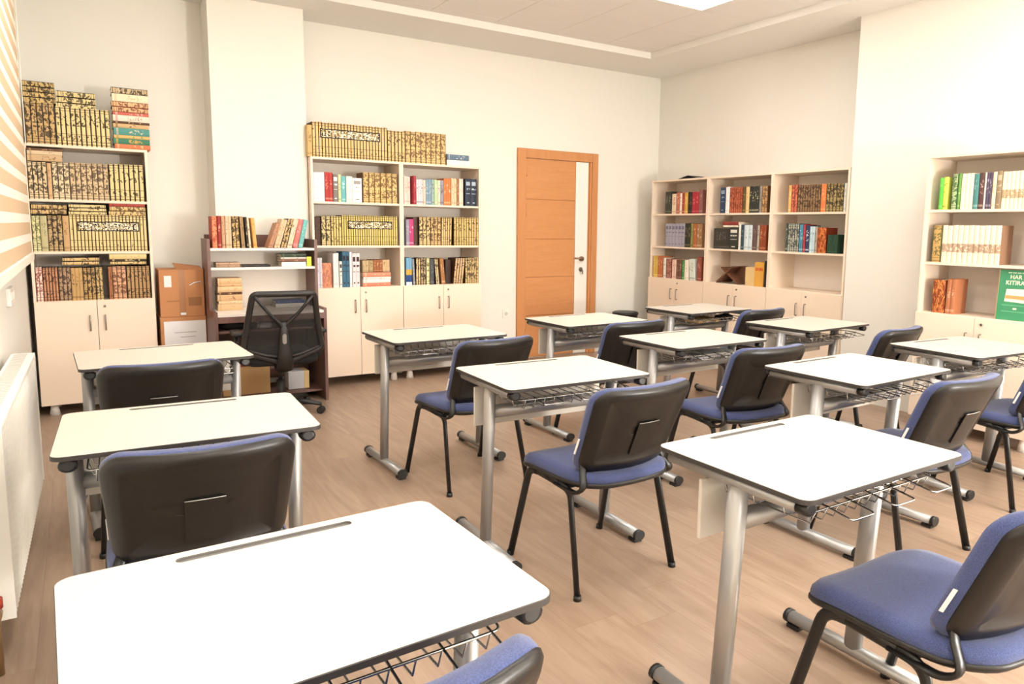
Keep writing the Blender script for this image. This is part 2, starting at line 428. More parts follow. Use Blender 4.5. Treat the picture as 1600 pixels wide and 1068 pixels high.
bookcase('open bookcase unit beside the orange door, mixed books above a cupboard', (MX0 + MW + .001, 6.2, 0), 0, MW, 1.93, .40, (1.205, 1.57), .85)
AX = 5.28; AY = (6.29, 5.425, 4.60, 3.795)
for k, lb in enumerate(('open bookcase unit nearest the room corner, cupboard below', 'middle bookcase unit of the three, holding a yellow file box',
                        'bookcase unit against the wall projection with its lowest shelf empty')):
    bookcase(lb, (AX, AY[k], 0), -PI / 2, AY[k] - AY[k + 1] - .001, 1.91, .36, (1.20, 1.55), .86)
BX, BY, BW = 4.93, 2.93, .83
bookcase('open bookcase standing alone against the wall projection, green board inside', (BX, BY, 0), -PI / 2, BW, 1.914, .36, (1.185, 1.545), .835)

# ------------------------------------------------------------------ books
BOOKS = []
GOLD, GOLD2, TAN, DK, DK2 = 'dfc88e', 'd6b97e', 'd2b48a', '2e2015', '211812'
def add_book(M, w, h, d, style, col, col2, s0, s1, label, group):
    BOOKS.append(dict(M=M, w=w, h=h, d=d, st=style, c=lin(col), c2=lin(col2), s=(s0, s1), label=label, group=group))
class Shelf:
    """a run of books on one shelf; px are photo pixels along the spines' plane"""
    def __init__(s, axis, plane, z, place, origin, sc, depth=.17):
        s.axis, s.plane, s.z, s.place, s.o, s.sc, s.d = axis, plane, z, place, origin, sc, depth; s.cur = -9.; s.topx = -9.; s.ln = 0.
        s.B = (Vector((1, 0, 0)), Vector((0, 1, 0))) if axis == 'Y' else (Vector((0, -1, 0)), Vector((1, 0, 0)))
    def t(s, x, y=400):
        px, py = s.o[0] + x * s.sc, s.o[1] + y * s.sc
        if s.axis == 'Y': p = onY(px, py, s.plane); return p[0], p[2]
        p = onX(px, py, s.plane); return -p[1], p[2]
    def pos(s, t, z, dep=0.):
        r, d = s.B
        return (r * t if s.axis == 'Y' else Vector((0, -t, 0))) + d * (s.plane + dep if s.axis == 'Y' else 0) * 1.0 + (Vector((s.plane + dep, 0, 0)) if s.axis == 'X' else Vector()) + Vector((0, 0, z))
    def mtx(s, t, z, dep=0., ang=0., flat=False):
        r, d = s.B; up = Vector((0, 0, 1))
        if flat: bx, by, bz = -up, d, r
        else:
            ca, sa = math.cos(ang), math.sin(ang); bx, by, bz = r * ca - up * sa, d, up * ca + r * sa
        M = Matrix((bx, by, bz)).transposed().to_4x4(); M.translation = s.pos(t, z, dep); return M
    def up(s, x0, x1, ytop, n, style, col, col2, desc, lean=0., dep=0., jit=.004, z=None, fixed=None):
        """n upright books from px x0 to x1, tops at px ytop"""
        t0, _ = s.t(x0, ytop); t1, zt = s.t(x1, ytop); z = s.z if z is None else z
        h = fixed or max(zt - z, .08); a = math.radians(lean)
        t0 = max(t0, s.cur + .0006)
        if lean < 0 and s.ln != lean: t0 = max(t0, s.topx + h * math.tan(-a) + .001)
        if lean <= 0: t0 = max(t0, s.topx + .0006 if s.ln > 0 else t0)
        t1 = max(t1, t0 + .007 * n)
        step = (t1 - t0) / n
        if step < .004: return s
        for k in range(n):
            w = step * math.cos(a) - .0006; hh = (h - abs(w * math.sin(a))) / math.cos(a) - random.random() * jit
            b = t0 + k * step
            if a > 0: M = s.mtx(b + step - .0006, z, dep + random.random() * .002, a) @ Matrix.Translation((-w, 0, 0))
            else: M = s.mtx(b, z, dep + random.random() * .002, a)
            add_book(M, w, hh, s.d, style, col, col2, k / n, (k + 1) / n, desc + ' ' + s.place, desc + ' ' + s.place if n > 1 else None)
        s.cur = t1; s.ln = lean; s.topx = t1 + h * math.tan(a) if a > 0 else t1; return s
    def flat(s, x0, x1, ytop, n, z0, items, dep=0., ztop=None):
        """n books lying flat; items: list of (style,col,col2,desc,rel thickness) bottom to top"""
        t0, _ = s.t(x0, ytop); t1, zt = s.t(x1, ytop)
        if ztop: zt = ztop
        tot = sum(i[4] for i in items); z = z0 + .0005
        for st, c, c2, desc, th in items:
            w = (zt - z0) * th / tot - .0006; off = random.uniform(0, .008)
            add_book(s.mtx(t0 + off, z + w, dep + random.random() * .004, flat=True), w, t1 - t0 - off - random.uniform(0, .006), s.d, st, c, c2, 0, .3,
                     desc + ' ' + s.place, desc + ' ' + s.place if [q[3] for q in items].count(desc) > 1 else None); z += w + .0006
        return s
L1, L2, SS, M1, M2, AA, BB = ((0, 100), .24345), ((0, 300), .24345), ((230, 300), .33708), ((470, 180), .1875), ((470, 320), .1875), ((1000, 240), .24340), ((1400, 220), .29940)
YL = 6.222
# --- bookcase by the radiator
P = 'on top of the radiator-side bookcase'
s = Shelf('Y', YL, 1.8975, P, *L1)
s.t_in = None
s.up(152, 345, 252, 5, 'ornate', DK, 'c2a06a', 'thick brown and gold ornate volume')
s.up(352, 700, 298, 11, 'gilt', DK, GOLD, 'slim gold volume with dark lettering')
def top_z(sh, x, y): return sh.t(x, y)[1]
s.flat(128, 350, 122, 4, top_z(s, 250, 252) + .003, [('ornate', DK2, 'c8ab70', 'ornate gold volume lying across the brown volumes', 1)] * 4)
s.flat(352, 610, 192, 3, top_z(s, 500, 298) + .006, [('ornate', DK2, GOLD, 'gold volume lying across the slim gold volumes', 1)] * 3)
s.flat(708, 948, 168, 11, 1.8975, [('plain', 'c8754c', 'e0c090', 'orange-red book lying at the foot of the stack', 1), ('plain', '3d7a5f', 'd8a84c', 'green book lying low in the stack', 1.2),
  ('plain', 'd9b06c', '6a8f63', 'ochre book lying under the teal book', .7), ('plain', '4d8d84', 'e0c8a8', 'teal book lying in the stack', 1.5), ('plain', 'caa878', '44301f', 'tan book lying above the teal book', .9),
  ('plain', '54392a', 'c8a878', 'dark brown book lying in the stack', .5), ('plain', 'e6d8c4', 'c04a48', 'cream book with red end lying in the stack', 1.3), ('plain', 'c9665a', 'eadac4', 'thin red book lying in the stack', .6),
  ('ornate', '7d3d2c', 'd8b080', 'red-brown book lying in the stack', 1.1), ('ornate', '7d3d2c', 'd8b080', 'red-brown book lying in the stack', 1.1), ('plain', 'ead9b8', 'd0b080', 'thick cream book lying near the stack top', 1.6), ('ornate', DK2, 'c8b088', 'black and tan book crowning the stack', 1.3)])
P = 'on the upper shelf by the radiator'
s = Shelf('Y', YL, 1.5255, P, *L1)
s.up(172, 295, 628, 4, 'ornate', DK, 'd8c096', 'pale gold ornate volume').up(298, 325, 632, 1, 'plain', 'd0a97e', 'b08a60', 'plain tan book between ornate volumes')
s.up(328, 440, 634, 3, 'ornate', '48382a', 'dcc8a0', 'cream volume with dark tooling').up(442, 692, 642, 7, 'ornate', '5a4636', 'cdb48c', 'broad greyish gold volume')
s.up(696, 918, 650, 7, 'gilt', DK, GOLD, 'yellow gold volume with diagonal lettering')
s.flat(165, 400, 548, 3, top_z(s, 300, 628) + .004, [('plain', 'c8a880', '8a6a48', 'tan book lying on the pale volumes', 1.5), ('plain', 'd8c09c', '8a6a48', 'beige book lying on the pale volumes', 1), ('plain', '6a4a34', 'c8a880', 'brown book lying on the pale volumes', .6)])
P = 'on the middle shelf by the radiator'
s = Shelf('Y', YL, 1.1655, P, *L2)
s.up(198, 252, 150, 2, 'ornate', '6d6a3e', 'd6cf9c', 'pale green volume').up(254, 298, 152, 1, 'plain', 'bdb286', '7d7450', 'sage book')
s.up(300, 395, 150, 3, 'ornate', DK2, 'b89a6c', 'dark brown volume with gold blocks').up(398, 438, 150, 1, 'plain', 'c6a070', '96744a', 'plain camel book')
s.up(440, 938, 152, 22, 'cart', '4a351f', GOLD, 'slim gold volume sharing one pale inscription')
zt = top_z(s, 500, 150)
s.flat(192, 428, 82, 3, zt + .004, [('ornate', DK, 'd2b078', 'gold book lying at the wall end', 1)] * 2)
s.flat(436, 682, 82, 3, zt + .004, [('gilt', DK, GOLD, 'yellow gold book lying across the inscription', 1)] * 3)
s.flat(694, 932, 76, 3, zt + .004, [('ornate', '5a3c24', GOLD2, 'ornate gold book lying under the red one', 1), ('ornate', '5a3c24', GOLD2, 'ornate gold book lying under the red one', 1), ('plain', 'a8463c', '7a2c26', 'red book lying on gold ones', .7)])
P = 'on the lowest shelf by the radiator'
s = Shelf('Y', YL, .8175, P, *L2)
s.up(224, 268, 482, 2, 'ornate', '8c2f2a', 'e6d2c0', 'red volume with white lettering').up(270, 368, 482, 5, 'gilt', '4a2a20', 'b98460', 'slim reddish brown volume')
s.up(371, 450, 484, 3, 'ornate', '42302a', 'a98a6a', 'brown volume with grey tooling').up(452, 526, 484, 3, 'plain', 'c09a64', '6d4f30', 'tan ribbed volume')
s.up(529, 608, 484, 3, 'ornate', '33261c', 'b8955e', 'dark volume with gold lattice').up(611, 656, 482, 2, 'ornate', '4a3826', 'c8aa74', 'gold volume before the gap')
s.up(692, 716, 476, 2, 'plain', 'a06848', '6a3e2a', 'slim rust book').up(718, 806, 474, 3, 'ornate', '6d4630', 'd0a07c', 'pinkish tan volume sharing an arch ornament')
s.up(809, 958, 472, 6, 'gilt', '3a281c', 'b08c5e', 'brown gilt volume beside the case end')
zt = top_z(s, 600, 474)
s.flat(392, 638, 418, 2, zt + .006, [('gilt', DK, 'd0b078', 'gold book lying over the tan volumes', 1)] * 2)
s.flat(700, 940, 396, 3, zt + .006, [('gilt', DK, GOLD2, 'gold book lying under the blank one', .8), ('plain', '3a2c20', GOLD, 'black and gold book lying', .5), ('plain', 'dcc48c', 'c8ae78', 'blank yellow book lying on top', 1.2)])
# --- study desk hutch
# (placed after the desk is built, see below)
# --- bookcase units by the door
P = 'on top of the unit beside the study desk'
s = Shelf('Y', YL, 1.9305, 'on top of the double bookcase', *M1)
s.up(52, 92, 78, 1, 'plain', 'c8a86c', '9a7a48', 'blank gold end volume').up(93, 720, 104, 24, 'cart', '4a3018', GOLD2, 'slim gold volume sharing one dark inscription')
s.up(722, 870, 135, 5, 'gilt', '4a3018', GOLD2, 'gold volume with ruled bands').up(872, 1208, 158, 8, 'ornate', '6a4a28', 'd6b87c', 'broad gold volume with tall panels')
s2 = Shelf('Y', YL + .06, 1.9305, 'on top of the double bookcase', *M1)
s2.flat(1216, 1405, 362, 1, 1.9305, [('plain', 'ece6de', 'd8d0c4', 'white book lying under the blue-grey one', 1)], ztop=1.985)
s2.flat(1216, 1405, 312, 1, 1.986, [('plain', '5f7384', 'c8d0d6', 'blue-grey book lying on a white one', 1)], ztop=2.035)
P = 'on the upper shelf beside the study desk'
s = Shelf('Y', YL, 1.5705, P, *M1)
s.up(102, 196, 475, 3, 'plain', 'e3e1e6', 'c4c2d0', 'white binder').up(200, 264, 474, 2, 'plain', 'b03a36', 'e0a088', 'red book with a pale stripe')
s.up(268, 308, 488, 1, 'label', '7d746e', 'f0ece6', 'grey book with white label').up(310, 334, 490, 1, 'plain', 'c9cf9f', '8c9a68', 'pale green book').up(336, 374, 506, 1, 'plain', '68aeb0', 'b8dcd8', 'turquoise book')
s.up(378, 428, 508, 2, 'plain', 'efe9de', 'd0c8ba', 'slim white book').up(430, 508, 525, 1, 'label', 'f2ede4', '9a948a', 'thick white book with a crest')
s.up(516, 805, 488, 6, 'ornate', '6a4a28', 'd8b878', 'broad gold ornate volume')
P = 'on the upper shelf beside the door'
s = Shelf('Y', YL, 1.5705, P, *M1)
s.up(876, 930, 505, 2, 'plain', 'ead2c4', 'c89a90', 'pale pink book', dep=.05).up(940, 960, 502, 1, 'plain', 'a83440', 'd88080', 'slim tall red book')
s.up(963, 1018, 534, 4, 'plain', 'd8d0d4', '5a5a78', 'thin striped white and navy book').up(1020, 1040, 536, 1, 'plain', 'e8cdb8', 'c09a80', 'peach book')
s.up(1041, 1088, 532, 2, 'plain', '7f98a8', 'c8d4da', 'slate blue book').up(1090, 1113, 534, 1, 'plain', '9ab0a8', '6a2f2c', 'grey-green book').up(1115, 1140, 538, 1, 'plain', 'b8cfa0', 'e8ecd0', 'leaf green book')
s.up(1142, 1164, 540, 1, 'plain', 'dcd4bc', '9a8a60', 'cream book').up(1166, 1190, 540, 1, 'plain', '9a9aa8', '5a3034', 'lilac grey book').up(1192, 1250, 526, 3, 'plain', 'd07a44', 'f0c8a0', 'orange book')
s.up(1254, 1300, 524, 2, 'plain', 'e0c09c', 'b08a60', 'sand book').up(1302, 1318, 526, 1, 'plain', '9a6a48', 'd8b898', 'thin brown book').up(1320, 1354, 528, 2, 'plain', 'ead4be', 'c8a890', 'pale buff book')
s.up(1372, 1465, 530, 2, 'label', '2b3443', 'a9b4bf', 'tall navy volume with silver labels')
P = 'on the middle shelf beside the study desk'
s = Shelf('Y', YL, 1.2055, P, *M2)
s.up(112, 162, 96, 1, 'plain', '4a3226', '38241a', 'broad dark brown upright block').up(168, 248, 94, 2, 'ornate', DK2, 'd8c088', 'ornate volume with white script').up(250, 338, 94, 4, 'gilt', '54401f', 'd8c07c', 'gold volume with tall script')  # leftmost entry is one plain dark brown block at the shelf end
s.up(340, 806, 96, 25, 'cart', '4a3a1c', 'd6bf72', 'slim gold volume sharing one framed inscription')
P = 'on the middle shelf beside the door'
s = Shelf('Y', YL, 1.2055, P, *M2)
s.up(878, 904, 118, 2, 'plain', '9a98a8', 'c8c8d0', 'thin lilac grey book').up(905, 940, 140, 2, 'plain', 'c0447c', 'e8b8c8', 'thin magenta book', fixed=.235).up(942, 982, 100, 1, 'plain', '54382a', '3c261c', 'broad dark brown book', dep=.02)
s.up(985, 1080, 100, 3, 'ornate', DK, 'd8bc84', 'gold volume with white script').up(1082, 1168, 102, 3, 'ornate', '54391f', 'cfae74', 'tan volume with dark medallions').up(1170, 1256, 104, 5, 'gilt', '54391f', GOLD2, 'slim brown gold volume', lean=1.2)
s.up(1276, 1484, 106, 10, 'gilt', '54401f', 'd4b676', 'gold volume with fine banding')
P = 'on the lowest shelf beside the study desk'
s = Shelf('Y', YL, .8505, P, *M2)
s.up(112, 176, 440, 3, 'plain', 'dcd8e0', 'b8b4c4', 'pale lilac binder').up(182, 264, 482, 1, 'picture', 'b06a58', 'e8a070', 'book with an orange flame picture', dep=.02)
s.up(268, 314, 400, 2, 'plain', 'ebe6e0', 'ccc6be', 'white catalogue').up(322, 344, 470, 1, 'label', 'e4e0d8', '33302e', 'white volume with black squares').up(345, 404, 388, 2, 'label', '3d6880', '2a2024', 'tall blue volume')
s.up(406, 424, 390, 1, 'plain', 'f0eeea', 'd0ccc8', 'thin white folder').up(428, 490, 400, 2, 'label', 'ded4d4', '3a2426', 'white and maroon volume')
zf = .8505
s.flat(515, 752, 560, 4, zf, [('plain', 'd07c62', 'e8b8a0', 'salmon book lying lowest', 1), ('plain', 'e8e2da', 'd0b0a0', 'white book lying in the pile', 1), ('plain', 'e8e2da', 'd0b0a0', 'white book lying in the pile', .7), ('plain', 'd58a6c', 'f0c8b0', 'orange-pink book lying on the pile', 1.3)])
s.z = top_z(s, 620, 560) + .002
s.up(524, 575, 452, 2, 'plain', 'bda67e', '8a744e', 'small beige book standing on the pile', dep=.03, fixed=.1).up(577, 612, 450, 1, 'plain', 'b0996e', '5a4a30', 'small olive book standing on the pile', dep=.03, fixed=.102)
s.up(614, 690, 446, 3, 'plain', '9a5f3c', 'd0a070', 'small brown book standing on the pile', dep=.03, fixed=.104).up(692, 750, 446, 2, 'plain', 'cfae84', '8a6a48', 'small tan book standing on the pile', dep=.03, fixed=.104)
P = 'on the lowest shelf beside the door'
s = Shelf('Y', YL, .8505, P, *M2)
s.up(878, 926, 440, 2, 'bands3', '74a4c4', 'e0a838', 'blue volume with ochre and navy blocks').up(930, 956, 448, 1, 'plain', '8d8f92', 'c0c0c0', 'grey book leaning', lean=-3).up(960, 998, 444, 2, 'gilt', DK, 'd2b880', 'slim gold volume')
s.up(1000, 1042, 442, 2, 'ornate', DK2, 'b8a07c', 'black volume with pale tooling').up(1044, 1076, 442, 1, 'gilt', '5a5430', 'd6cf9a', 'pale green gold volume').up(1078, 1112, 448, 1, 'plain', '4c4d50', '707070', 'charcoal book')
s.up(1116, 1156, 444, 2, 'gilt', DK, 'd8c498', 'cream gilt volume leaning', lean=-4).up(1160, 1206, 444, 2, 'plain', 'a97448', 'e0c8a0', 'light brown book leaning', lean=-5)
s.up(1218, 1262, 440, 1, 'plain', '3f2c22', '2e1f18', 'broad dark book', dep=.03, fixed=.225).up(1270, 1350, 440, 4, 'gilt', '4a2f1c', 'd0b084', 'slim gilt volume leaning right', lean=6).up(1360, 1482, 438, 6, 'ornate', '42301c', 'ceb27c', 'ornate gilt volume near the case end')
# --- three units on the right wall
XA = 5.31
P = 'on the upper shelf by the room corner'
s = Shelf('X', XA, 1.5505, P, *AA, depth=.15)
s.up(164, 204, 242, 2, 'plain', '3c3d36', '8a8a70', 'charcoal book').up(206, 232, 256, 1, 'plain', 'e2cdb0', 'c07050', 'cream book').up(234, 254, 246, 1, 'plain', 'b06a50', 'e0b090', 'terracotta book').up(256, 270, 252, 1, 'plain', 'e6d6c4', 'b05048', 'white and red book')
s.up(271, 286, 248, 1, 'plain', 'a03a30', 'e0a090', 'brick red book').up(287, 308, 248, 1, 'plain', 'd2a24a', 'f0d8a0', 'yellow book').up(310, 334, 244, 2, 'plain', '2e2622', '7a5a3c', 'black book').up(336, 378, 242, 2, 'plain', 'a82c36', 'd87078', 'crimson book').up(380, 404, 230, 1, 'plain', '8a5a54', 'c09a90', 'tall mauve brown book')
P = 'on the middle shelf by the room corner'
s = Shelf('X', XA, 1.2005, P, *AA, depth=.15)
s.up(164, 288, 448, 6, 'label', '9d9aa6', '6a6878', 'lavender grey volume of the matching set').up(290, 324, 444, 3, 'plain', '2c2c24', '8a8050', 'black book').up(326, 342, 446, 1, 'plain', '8a8446', '54502a', 'olive book').up(344, 364, 446, 1, 'plain', 'a86038', 'd8a070', 'rust book').up(366, 400, 448, 2, 'plain', '9a7450', 'd0b090', 'brown book')
P = 'on the lowest shelf by the room corner'
s = Shelf('X', XA - .01, .8605, P, *AA, depth=.15)
s.up(86, 114, 656, 2, 'plain', 'd0ac50', 'f0e0a0', 'yellow book').up(116, 146, 656, 2, 'plain', 'b46840', 'e0b088', 'rust red book').up(150, 166, 668, 1, 'plain', 'e6dccc', '3a302a', 'white book').up(168, 204, 672, 1, 'ornate', '7a3c32', 'b08070', 'broad maroon book').up(206, 232, 680, 2, 'plain', 'e0c0ac', 'b07c6c', 'pale pink book')
s.up(234, 268, 682, 2, 'plain', '6d4a38', 'b09070', 'brown book').up(270, 284, 684, 1, 'plain', '3f8a48', 'b0d8a8', 'green book').up(286, 312, 682, 1, 'plain', 'ece4d4', 'd0c0a0', 'cream book').up(318, 356, 676, 3, 'plain', 'd4d8cc', '5a4a40', 'pale grey-green book leaning', lean=-6).up(366, 396, 662, 1, 'plain', '8a4a3a', 'c08a78', 'red-brown book at the case end')
P = 'on the upper shelf of the middle unit'
s = Shelf('X', XA, 1.5505, P, *AA, depth=.15)
s.up(518, 550, 214, 1, 'label', '2e3f56', '8a9ab0', 'tall navy book').up(552, 576, 212, 2, 'plain', 'ece8e2', 'c8c8c8', 'white book').up(578, 660, 212, 6, 'ornate', '7a3420', 'b86444', 'red-brown volume of the matching set').up(662, 680, 210, 1, 'plain', '5f4a26', 'a08a50', 'olive brown book').up(682, 704, 210, 1, 'plain', 'e0bd84', 'c09a60', 'sand book')
s.up(706, 766, 206, 4, 'plain', '2e302a', 'c0b890', 'black book').up(768, 784, 206, 1, 'plain', '8a8278', '5a5248', 'grey book').up(786, 822, 204, 2, 'ornate', '6a4a2c', 'b89060', 'brown tooled book')
P = 'on the middle shelf of the middle unit'
s = Shelf('X', XA, 1.2005, P, *AA, depth=.15)
s.up(474, 572, 478, 1, 'plain', '36332e', '6a655c', 'broad black slipcase').up(574, 632, 472, 1, 'label', '33352f', 'd8d4c8', 'black slipcase with white label')
s.up(635, 648, 450, 1, 'plain', 'e8e2d6', 'c8c2b6', 'white edged book').up(649, 668, 452, 1, 'plain', '2f4450', '8a9aa4', 'dark blue book').up(670, 722, 456, 2, 'plain', 'c9d4d6', '8a9aa0', 'pale blue book').up(724, 752, 456, 1, 'plain', '5f4c48', 'a08c88', 'taupe book').up(754, 768, 456, 1, 'plain', 'a8a090', '6a6458', 'stone grey book').up(770, 812, 456, 2, 'plain', '8c4428', 'c88a60', 'chestnut book')
s.flat(530, 632, 436, 2, top_z(s, 600, 474) + .003, [('plain', 'e8dcc8', 'c8b8a0', 'cream book lying on the slipcase', .6), ('plain', '8a3a32', '5a2420', 'dark red book lying on the slipcase', 1)])
P = 'on the upper shelf by the wall projection'
s = Shelf('X', XA, 1.5505, P, *AA, depth=.15)
s.up(956, 974, 200, 1, 'plain', 'dca866', 'f0d0a0', 'sand orange book').up(976, 1014, 198, 2, 'ornate', '7a2f24', 'cc7050', 'red tooled volume').up(1016, 1164, 194, 9, 'ornate', '33241a', '8f6f4c', 'slim dark tooled volume').up(1166, 1198, 190, 1, 'plain', 'd67c48', 'eaa878', 'plain orange book').up(1200, 1312, 186, 5, 'ornate', DK2, 'a08a58', 'black volume with gold tooling').up(1314, 1330, 186, 1, 'plain', 'd4d2c4', 'a8a698', 'pale grey book')
P = 'on the middle shelf by the wall projection'
s = Shelf('X', XA, 1.2005, P, *AA, depth=.15)
s.up(938, 950, 446, 1, 'plain', '3c4a40', 'c8c8b8', 'dark green book').up(952, 1024, 448, 5, 'ornate', '2c3230', 'a8a898', 'black volume with white tooling').up(1026, 1048, 452, 2, 'plain', '4a8298', 'b0d0d8', 'sea blue book').up(1050, 1064, 452, 1, 'plain', 'a03a3e', 'd89090', 'red book').up(1066, 1090, 458, 1, 'plain', '2f3a56', 'e0e0e4', 'navy book')
s.up(1092, 1124, 466, 2, 'plain', 'bcd0d6', '7a98a4', 'light blue book').up(1126, 1140, 468, 1, 'plain', 'a89888', '6a5a50', 'drab book').up(1142, 1198, 474, 1, 'picture', '7a3018', 'e88a48', 'book with flame picture cover').up(1204, 1270, 500, 2, 'plain', '24402f', '3a5a44', 'dark green book leaning', lean=2, fixed=.16)
# --- lone bookcase
XB = 4.96
P = 'on the upper shelf of the lone bookcase'
s = Shelf('X', XB, 1.5455, P, *BB, depth=.15)
s.up(232, 252, 190, 1, 'plain', '5fbf4a', '8fe070', 'bright green book').up(253, 276, 188, 1, 'plain', 'd8e060', '4a4a20', 'lime yellow book').up(298, 328, 170, 1, 'ornate', '33552f', 'a8b888', 'green tooled volume').up(330, 344, 168, 1, 'plain', '6a9a4a', 'b8d090', 'slim green book')
s.up(347, 410, 166, 3, 'plain', 'f0e2c4', 'd8c8a4', 'blank cream volume').up(412, 438, 168, 1, 'plain', '4f8480', 'a0c0b8', 'teal book').up(440, 466, 164, 1, 'plain', '5a3f3c', 'c0a898', 'dark plum book').up(468, 476, 164, 1, 'plain', 'e8e0d4', 'c0b8ac', 'thin white book').up(478, 508, 160, 2, 'plain', '544858', 'a8a0b0', 'violet grey book').up(510, 530, 158, 1, 'plain', 'e8d4b4', 'c0a880', 'buff book').up(532, 560, 154, 1, 'label', '8f7c62', 'b8a888', 'taupe book')
s.up(562, 716, 150, 7, 'band', 'a08258', 'f0dfbf', 'cream volume with a brown band')
P = 'on the middle shelf of the lone bookcase'
s = Shelf('X', XB, 1.1855, P, *BB, depth=.15)
s.up(196, 244, 438, 1, 'ornate', '5a5a30', 'c09a60', 'gold and green patterned volume').up(246, 555, 440, 11, 'band', '96735a', 'f0dfc2', 'cream volume with a speckled brown band')
P = 'on the lowest shelf of the lone bookcase'
s = Shelf('X', XB, .8355, P, *BB, depth=.15)
s.up(196, 262, 726, 1, 'picture', '7a2f18', 'e09050', 'brown book with flame picture cover').up(266, 312, 720, 2, 'plain', 'b0704c', 'd8a888', 'copper brown book', lean=1.5)

# ------------------------------------------------------------------ study desk with hutch in front of the pillar
SX0, SX1, SYF, SYB, SH = .775, 1.575, 5.75, 6.283, 5.98
sd = thing('study_desk', 'dark wooden computer desk with white hutch shelves and keyboard tray', 'desk', (SX0, SYF, 0)); SW = SX1 - SX0; SD = SYB - SYF; HD = SH - SYF
for x in (0, SW - .022):
    m = MB(); m.add([(x, 0, 0), (x, SD, 0), (x, SD, 1.26), (x, HD, 1.26), (x, HD, .735), (x, 0, .735)] + [(x + .022, 0, 0), (x + .022, SD, 0), (x + .022, SD, 1.26), (x + .022, HD, 1.26), (x + .022, HD, .735), (x + .022, 0, .735)],
        [(0, 1, 2, 3, 4, 5), (11, 10, 9, 8, 7, 6)] + [(i, (i + 1) % 6 + 0, (i + 1) % 6 + 6, i + 6)[::-1] for i in range(6)]); m.build('side_panel', 'dark_wood', sd)
MB().bbox(.022, SW - .022, .005, SD - .012, .70, .72, .001).build('worktop', 'case_white', sd)
MB().bbox(.022, SW - .022, 0, .018, .655, .70, .001).build('front_rail', 'dark_wood', sd)
for z in (1.192, 1.047): MB().bbox(.022, SW - .022, HD, SD - .012, z - .018, z, .001).build('hutch_shelf', 'case_white', sd)
MB().box(.022, SW - .022, SD - .012, SD - .004, .72, 1.192).build('back_panel', 'case_white', sd)
MB().box(.022, SW - .022, SD - .012, SD - .004, 1.192, 1.29).build('back_rail', 'dark_wood', sd)
MB().box(.022, SW - .022, SD - .012, SD - .004, .12, .70).build('modesty_panel', 'dark_wood', sd)
MB().bbox(.03, SW - .03, .03, .35, .575, .592, .001).build('keyboard_tray', 'dark_wood', sd)
MB().bbox(.022, SW - .022, .1, SD - .02, .06, .078, .001).build('foot_shelf', 'dark_wood', sd)
YS = SH + .02
s = Shelf('Y', YS, 1.1925, 'on the study desk hutch', *SS, depth=.15)
s.up(296, 322, 112, 1, 'ornate', 'a8442f', 'd88a60', 'orange-red book').up(324, 340, 110, 1, 'plain', '9a3430', 'd0a080', 'dark red book').up(342, 358, 110, 1, 'plain', 'c89a78', '7a3a30', 'rose tan book').up(360, 388, 110, 2, 'plain', 'd4b896', 'a07850', 'tan book')
s.up(390, 426, 110, 2, 'ornate', DK, 'c8a870', 'ornate gold book', lean=-1.5).up(428, 450, 112, 2, 'plain', 'a88a64', '6a5234', 'khaki book', lean=-2.5).up(452, 466, 114, 2, 'plain', '3a3028', 'c8b090', 'thin black book', lean=-3).up(468, 478, 116, 1, 'plain', 'e2ceb0', '8a7050', 'thin cream book', lean=-3).up(480, 506, 118, 1, 'plain', 'd9a45c', 'b07c3c', 'ochre book', lean=-4)
s.up(556, 578, 140, 2, 'plain', 'b88a6c', '7a5440', 'thin brown book leaning far over', lean=20, jit=.01).up(582, 610, 124, 2, 'plain', 'd8bc98', 'a07c5c', 'buff book leaning over', lean=17)
s.up(613, 640, 122, 2, 'ornate', DK, 'cdb07c', 'gold tooled book leaning over', lean=16).up(643, 666, 122, 2, 'plain', 'e0ccb0', '7a5a40', 'pale book leaning over', lean=15).up(669, 692, 122, 1, 'plain', 'd4736c', 'e8a8a0', 'coral red book leaning over', lean=14).up(695, 716, 124, 1, 'plain', '6fb0ac', 'a8d4cc', 'teal book leaning over', lean=13)
s = Shelf('Y', YS, 1.0475, 'on the lower hutch shelf of the study desk', *SS, depth=.15)
s.flat(315, 432, 326, 2, 1.0475, [('plain', 'a8866c', '7a5a48', 'brown book lying', 1), ('plain', 'b89a80', '7a5a48', 'mushroom book lying', .8)])
s.flat(438, 572, 336, 1, 1.0475, [('plain', '2e2a28', '4a4644', 'flat black folder', 1)])
s.flat(618, 738, 284, 4, 1.0475, [('plain', 'eae6e2', 'c8c4c0', 'white book lying lowest', 1.2), ('plain', '7d5340', 'b08a70', 'brown book lying', .8), ('plain', 'd8d0c4', '8a7a68', 'stone book lying', .5), ('plain', '33402f', '6a7a60', 'dark green book lying on top', 1)])
s = Shelf('Y', 6.0, .7205, 'on the study desk worktop', *SS, depth=.15)
s.flat(322, 440, 398, 7, .7205, [('plain', 'dcb88c', 'c8a478', 'buff book in the pile', 1.3), ('plain', 'e2c8a0', 'c8a478', 'cream book in the pile', .6), ('plain', 'd8b084', '9a7048', 'tan book in the pile', 1.3), ('plain', '5a3a2c', 'd8b084', 'dark brown book in the pile', .5), ('plain', 'e0bd90', 'c8a478', 'sand book in the pile', 1.1), ('plain', 'd4a87a', 'b08458', 'camel book in the pile', .6), ('plain', 'd9b083', 'b08458', 'caramel book in the pile', 1.1)])
s.flat(600, 740, 482, 2, .7205, [('plain', 'e8e2da', 'd0ccc4', 'white pad under the blue book', 1.2), ('plain', '3f5a8c', '7a90b8', 'blue book lying by the chair', 1)], dep=.06, ztop=.775)
tag(MB().bbox(-.03, .03, 0, .05, 0, .02, .004).build('marker_pen', 'neon_green', None, (1.375, YS + .02, 1.1215)), 'neon green marker box lying on the dark green book', 'stationery')
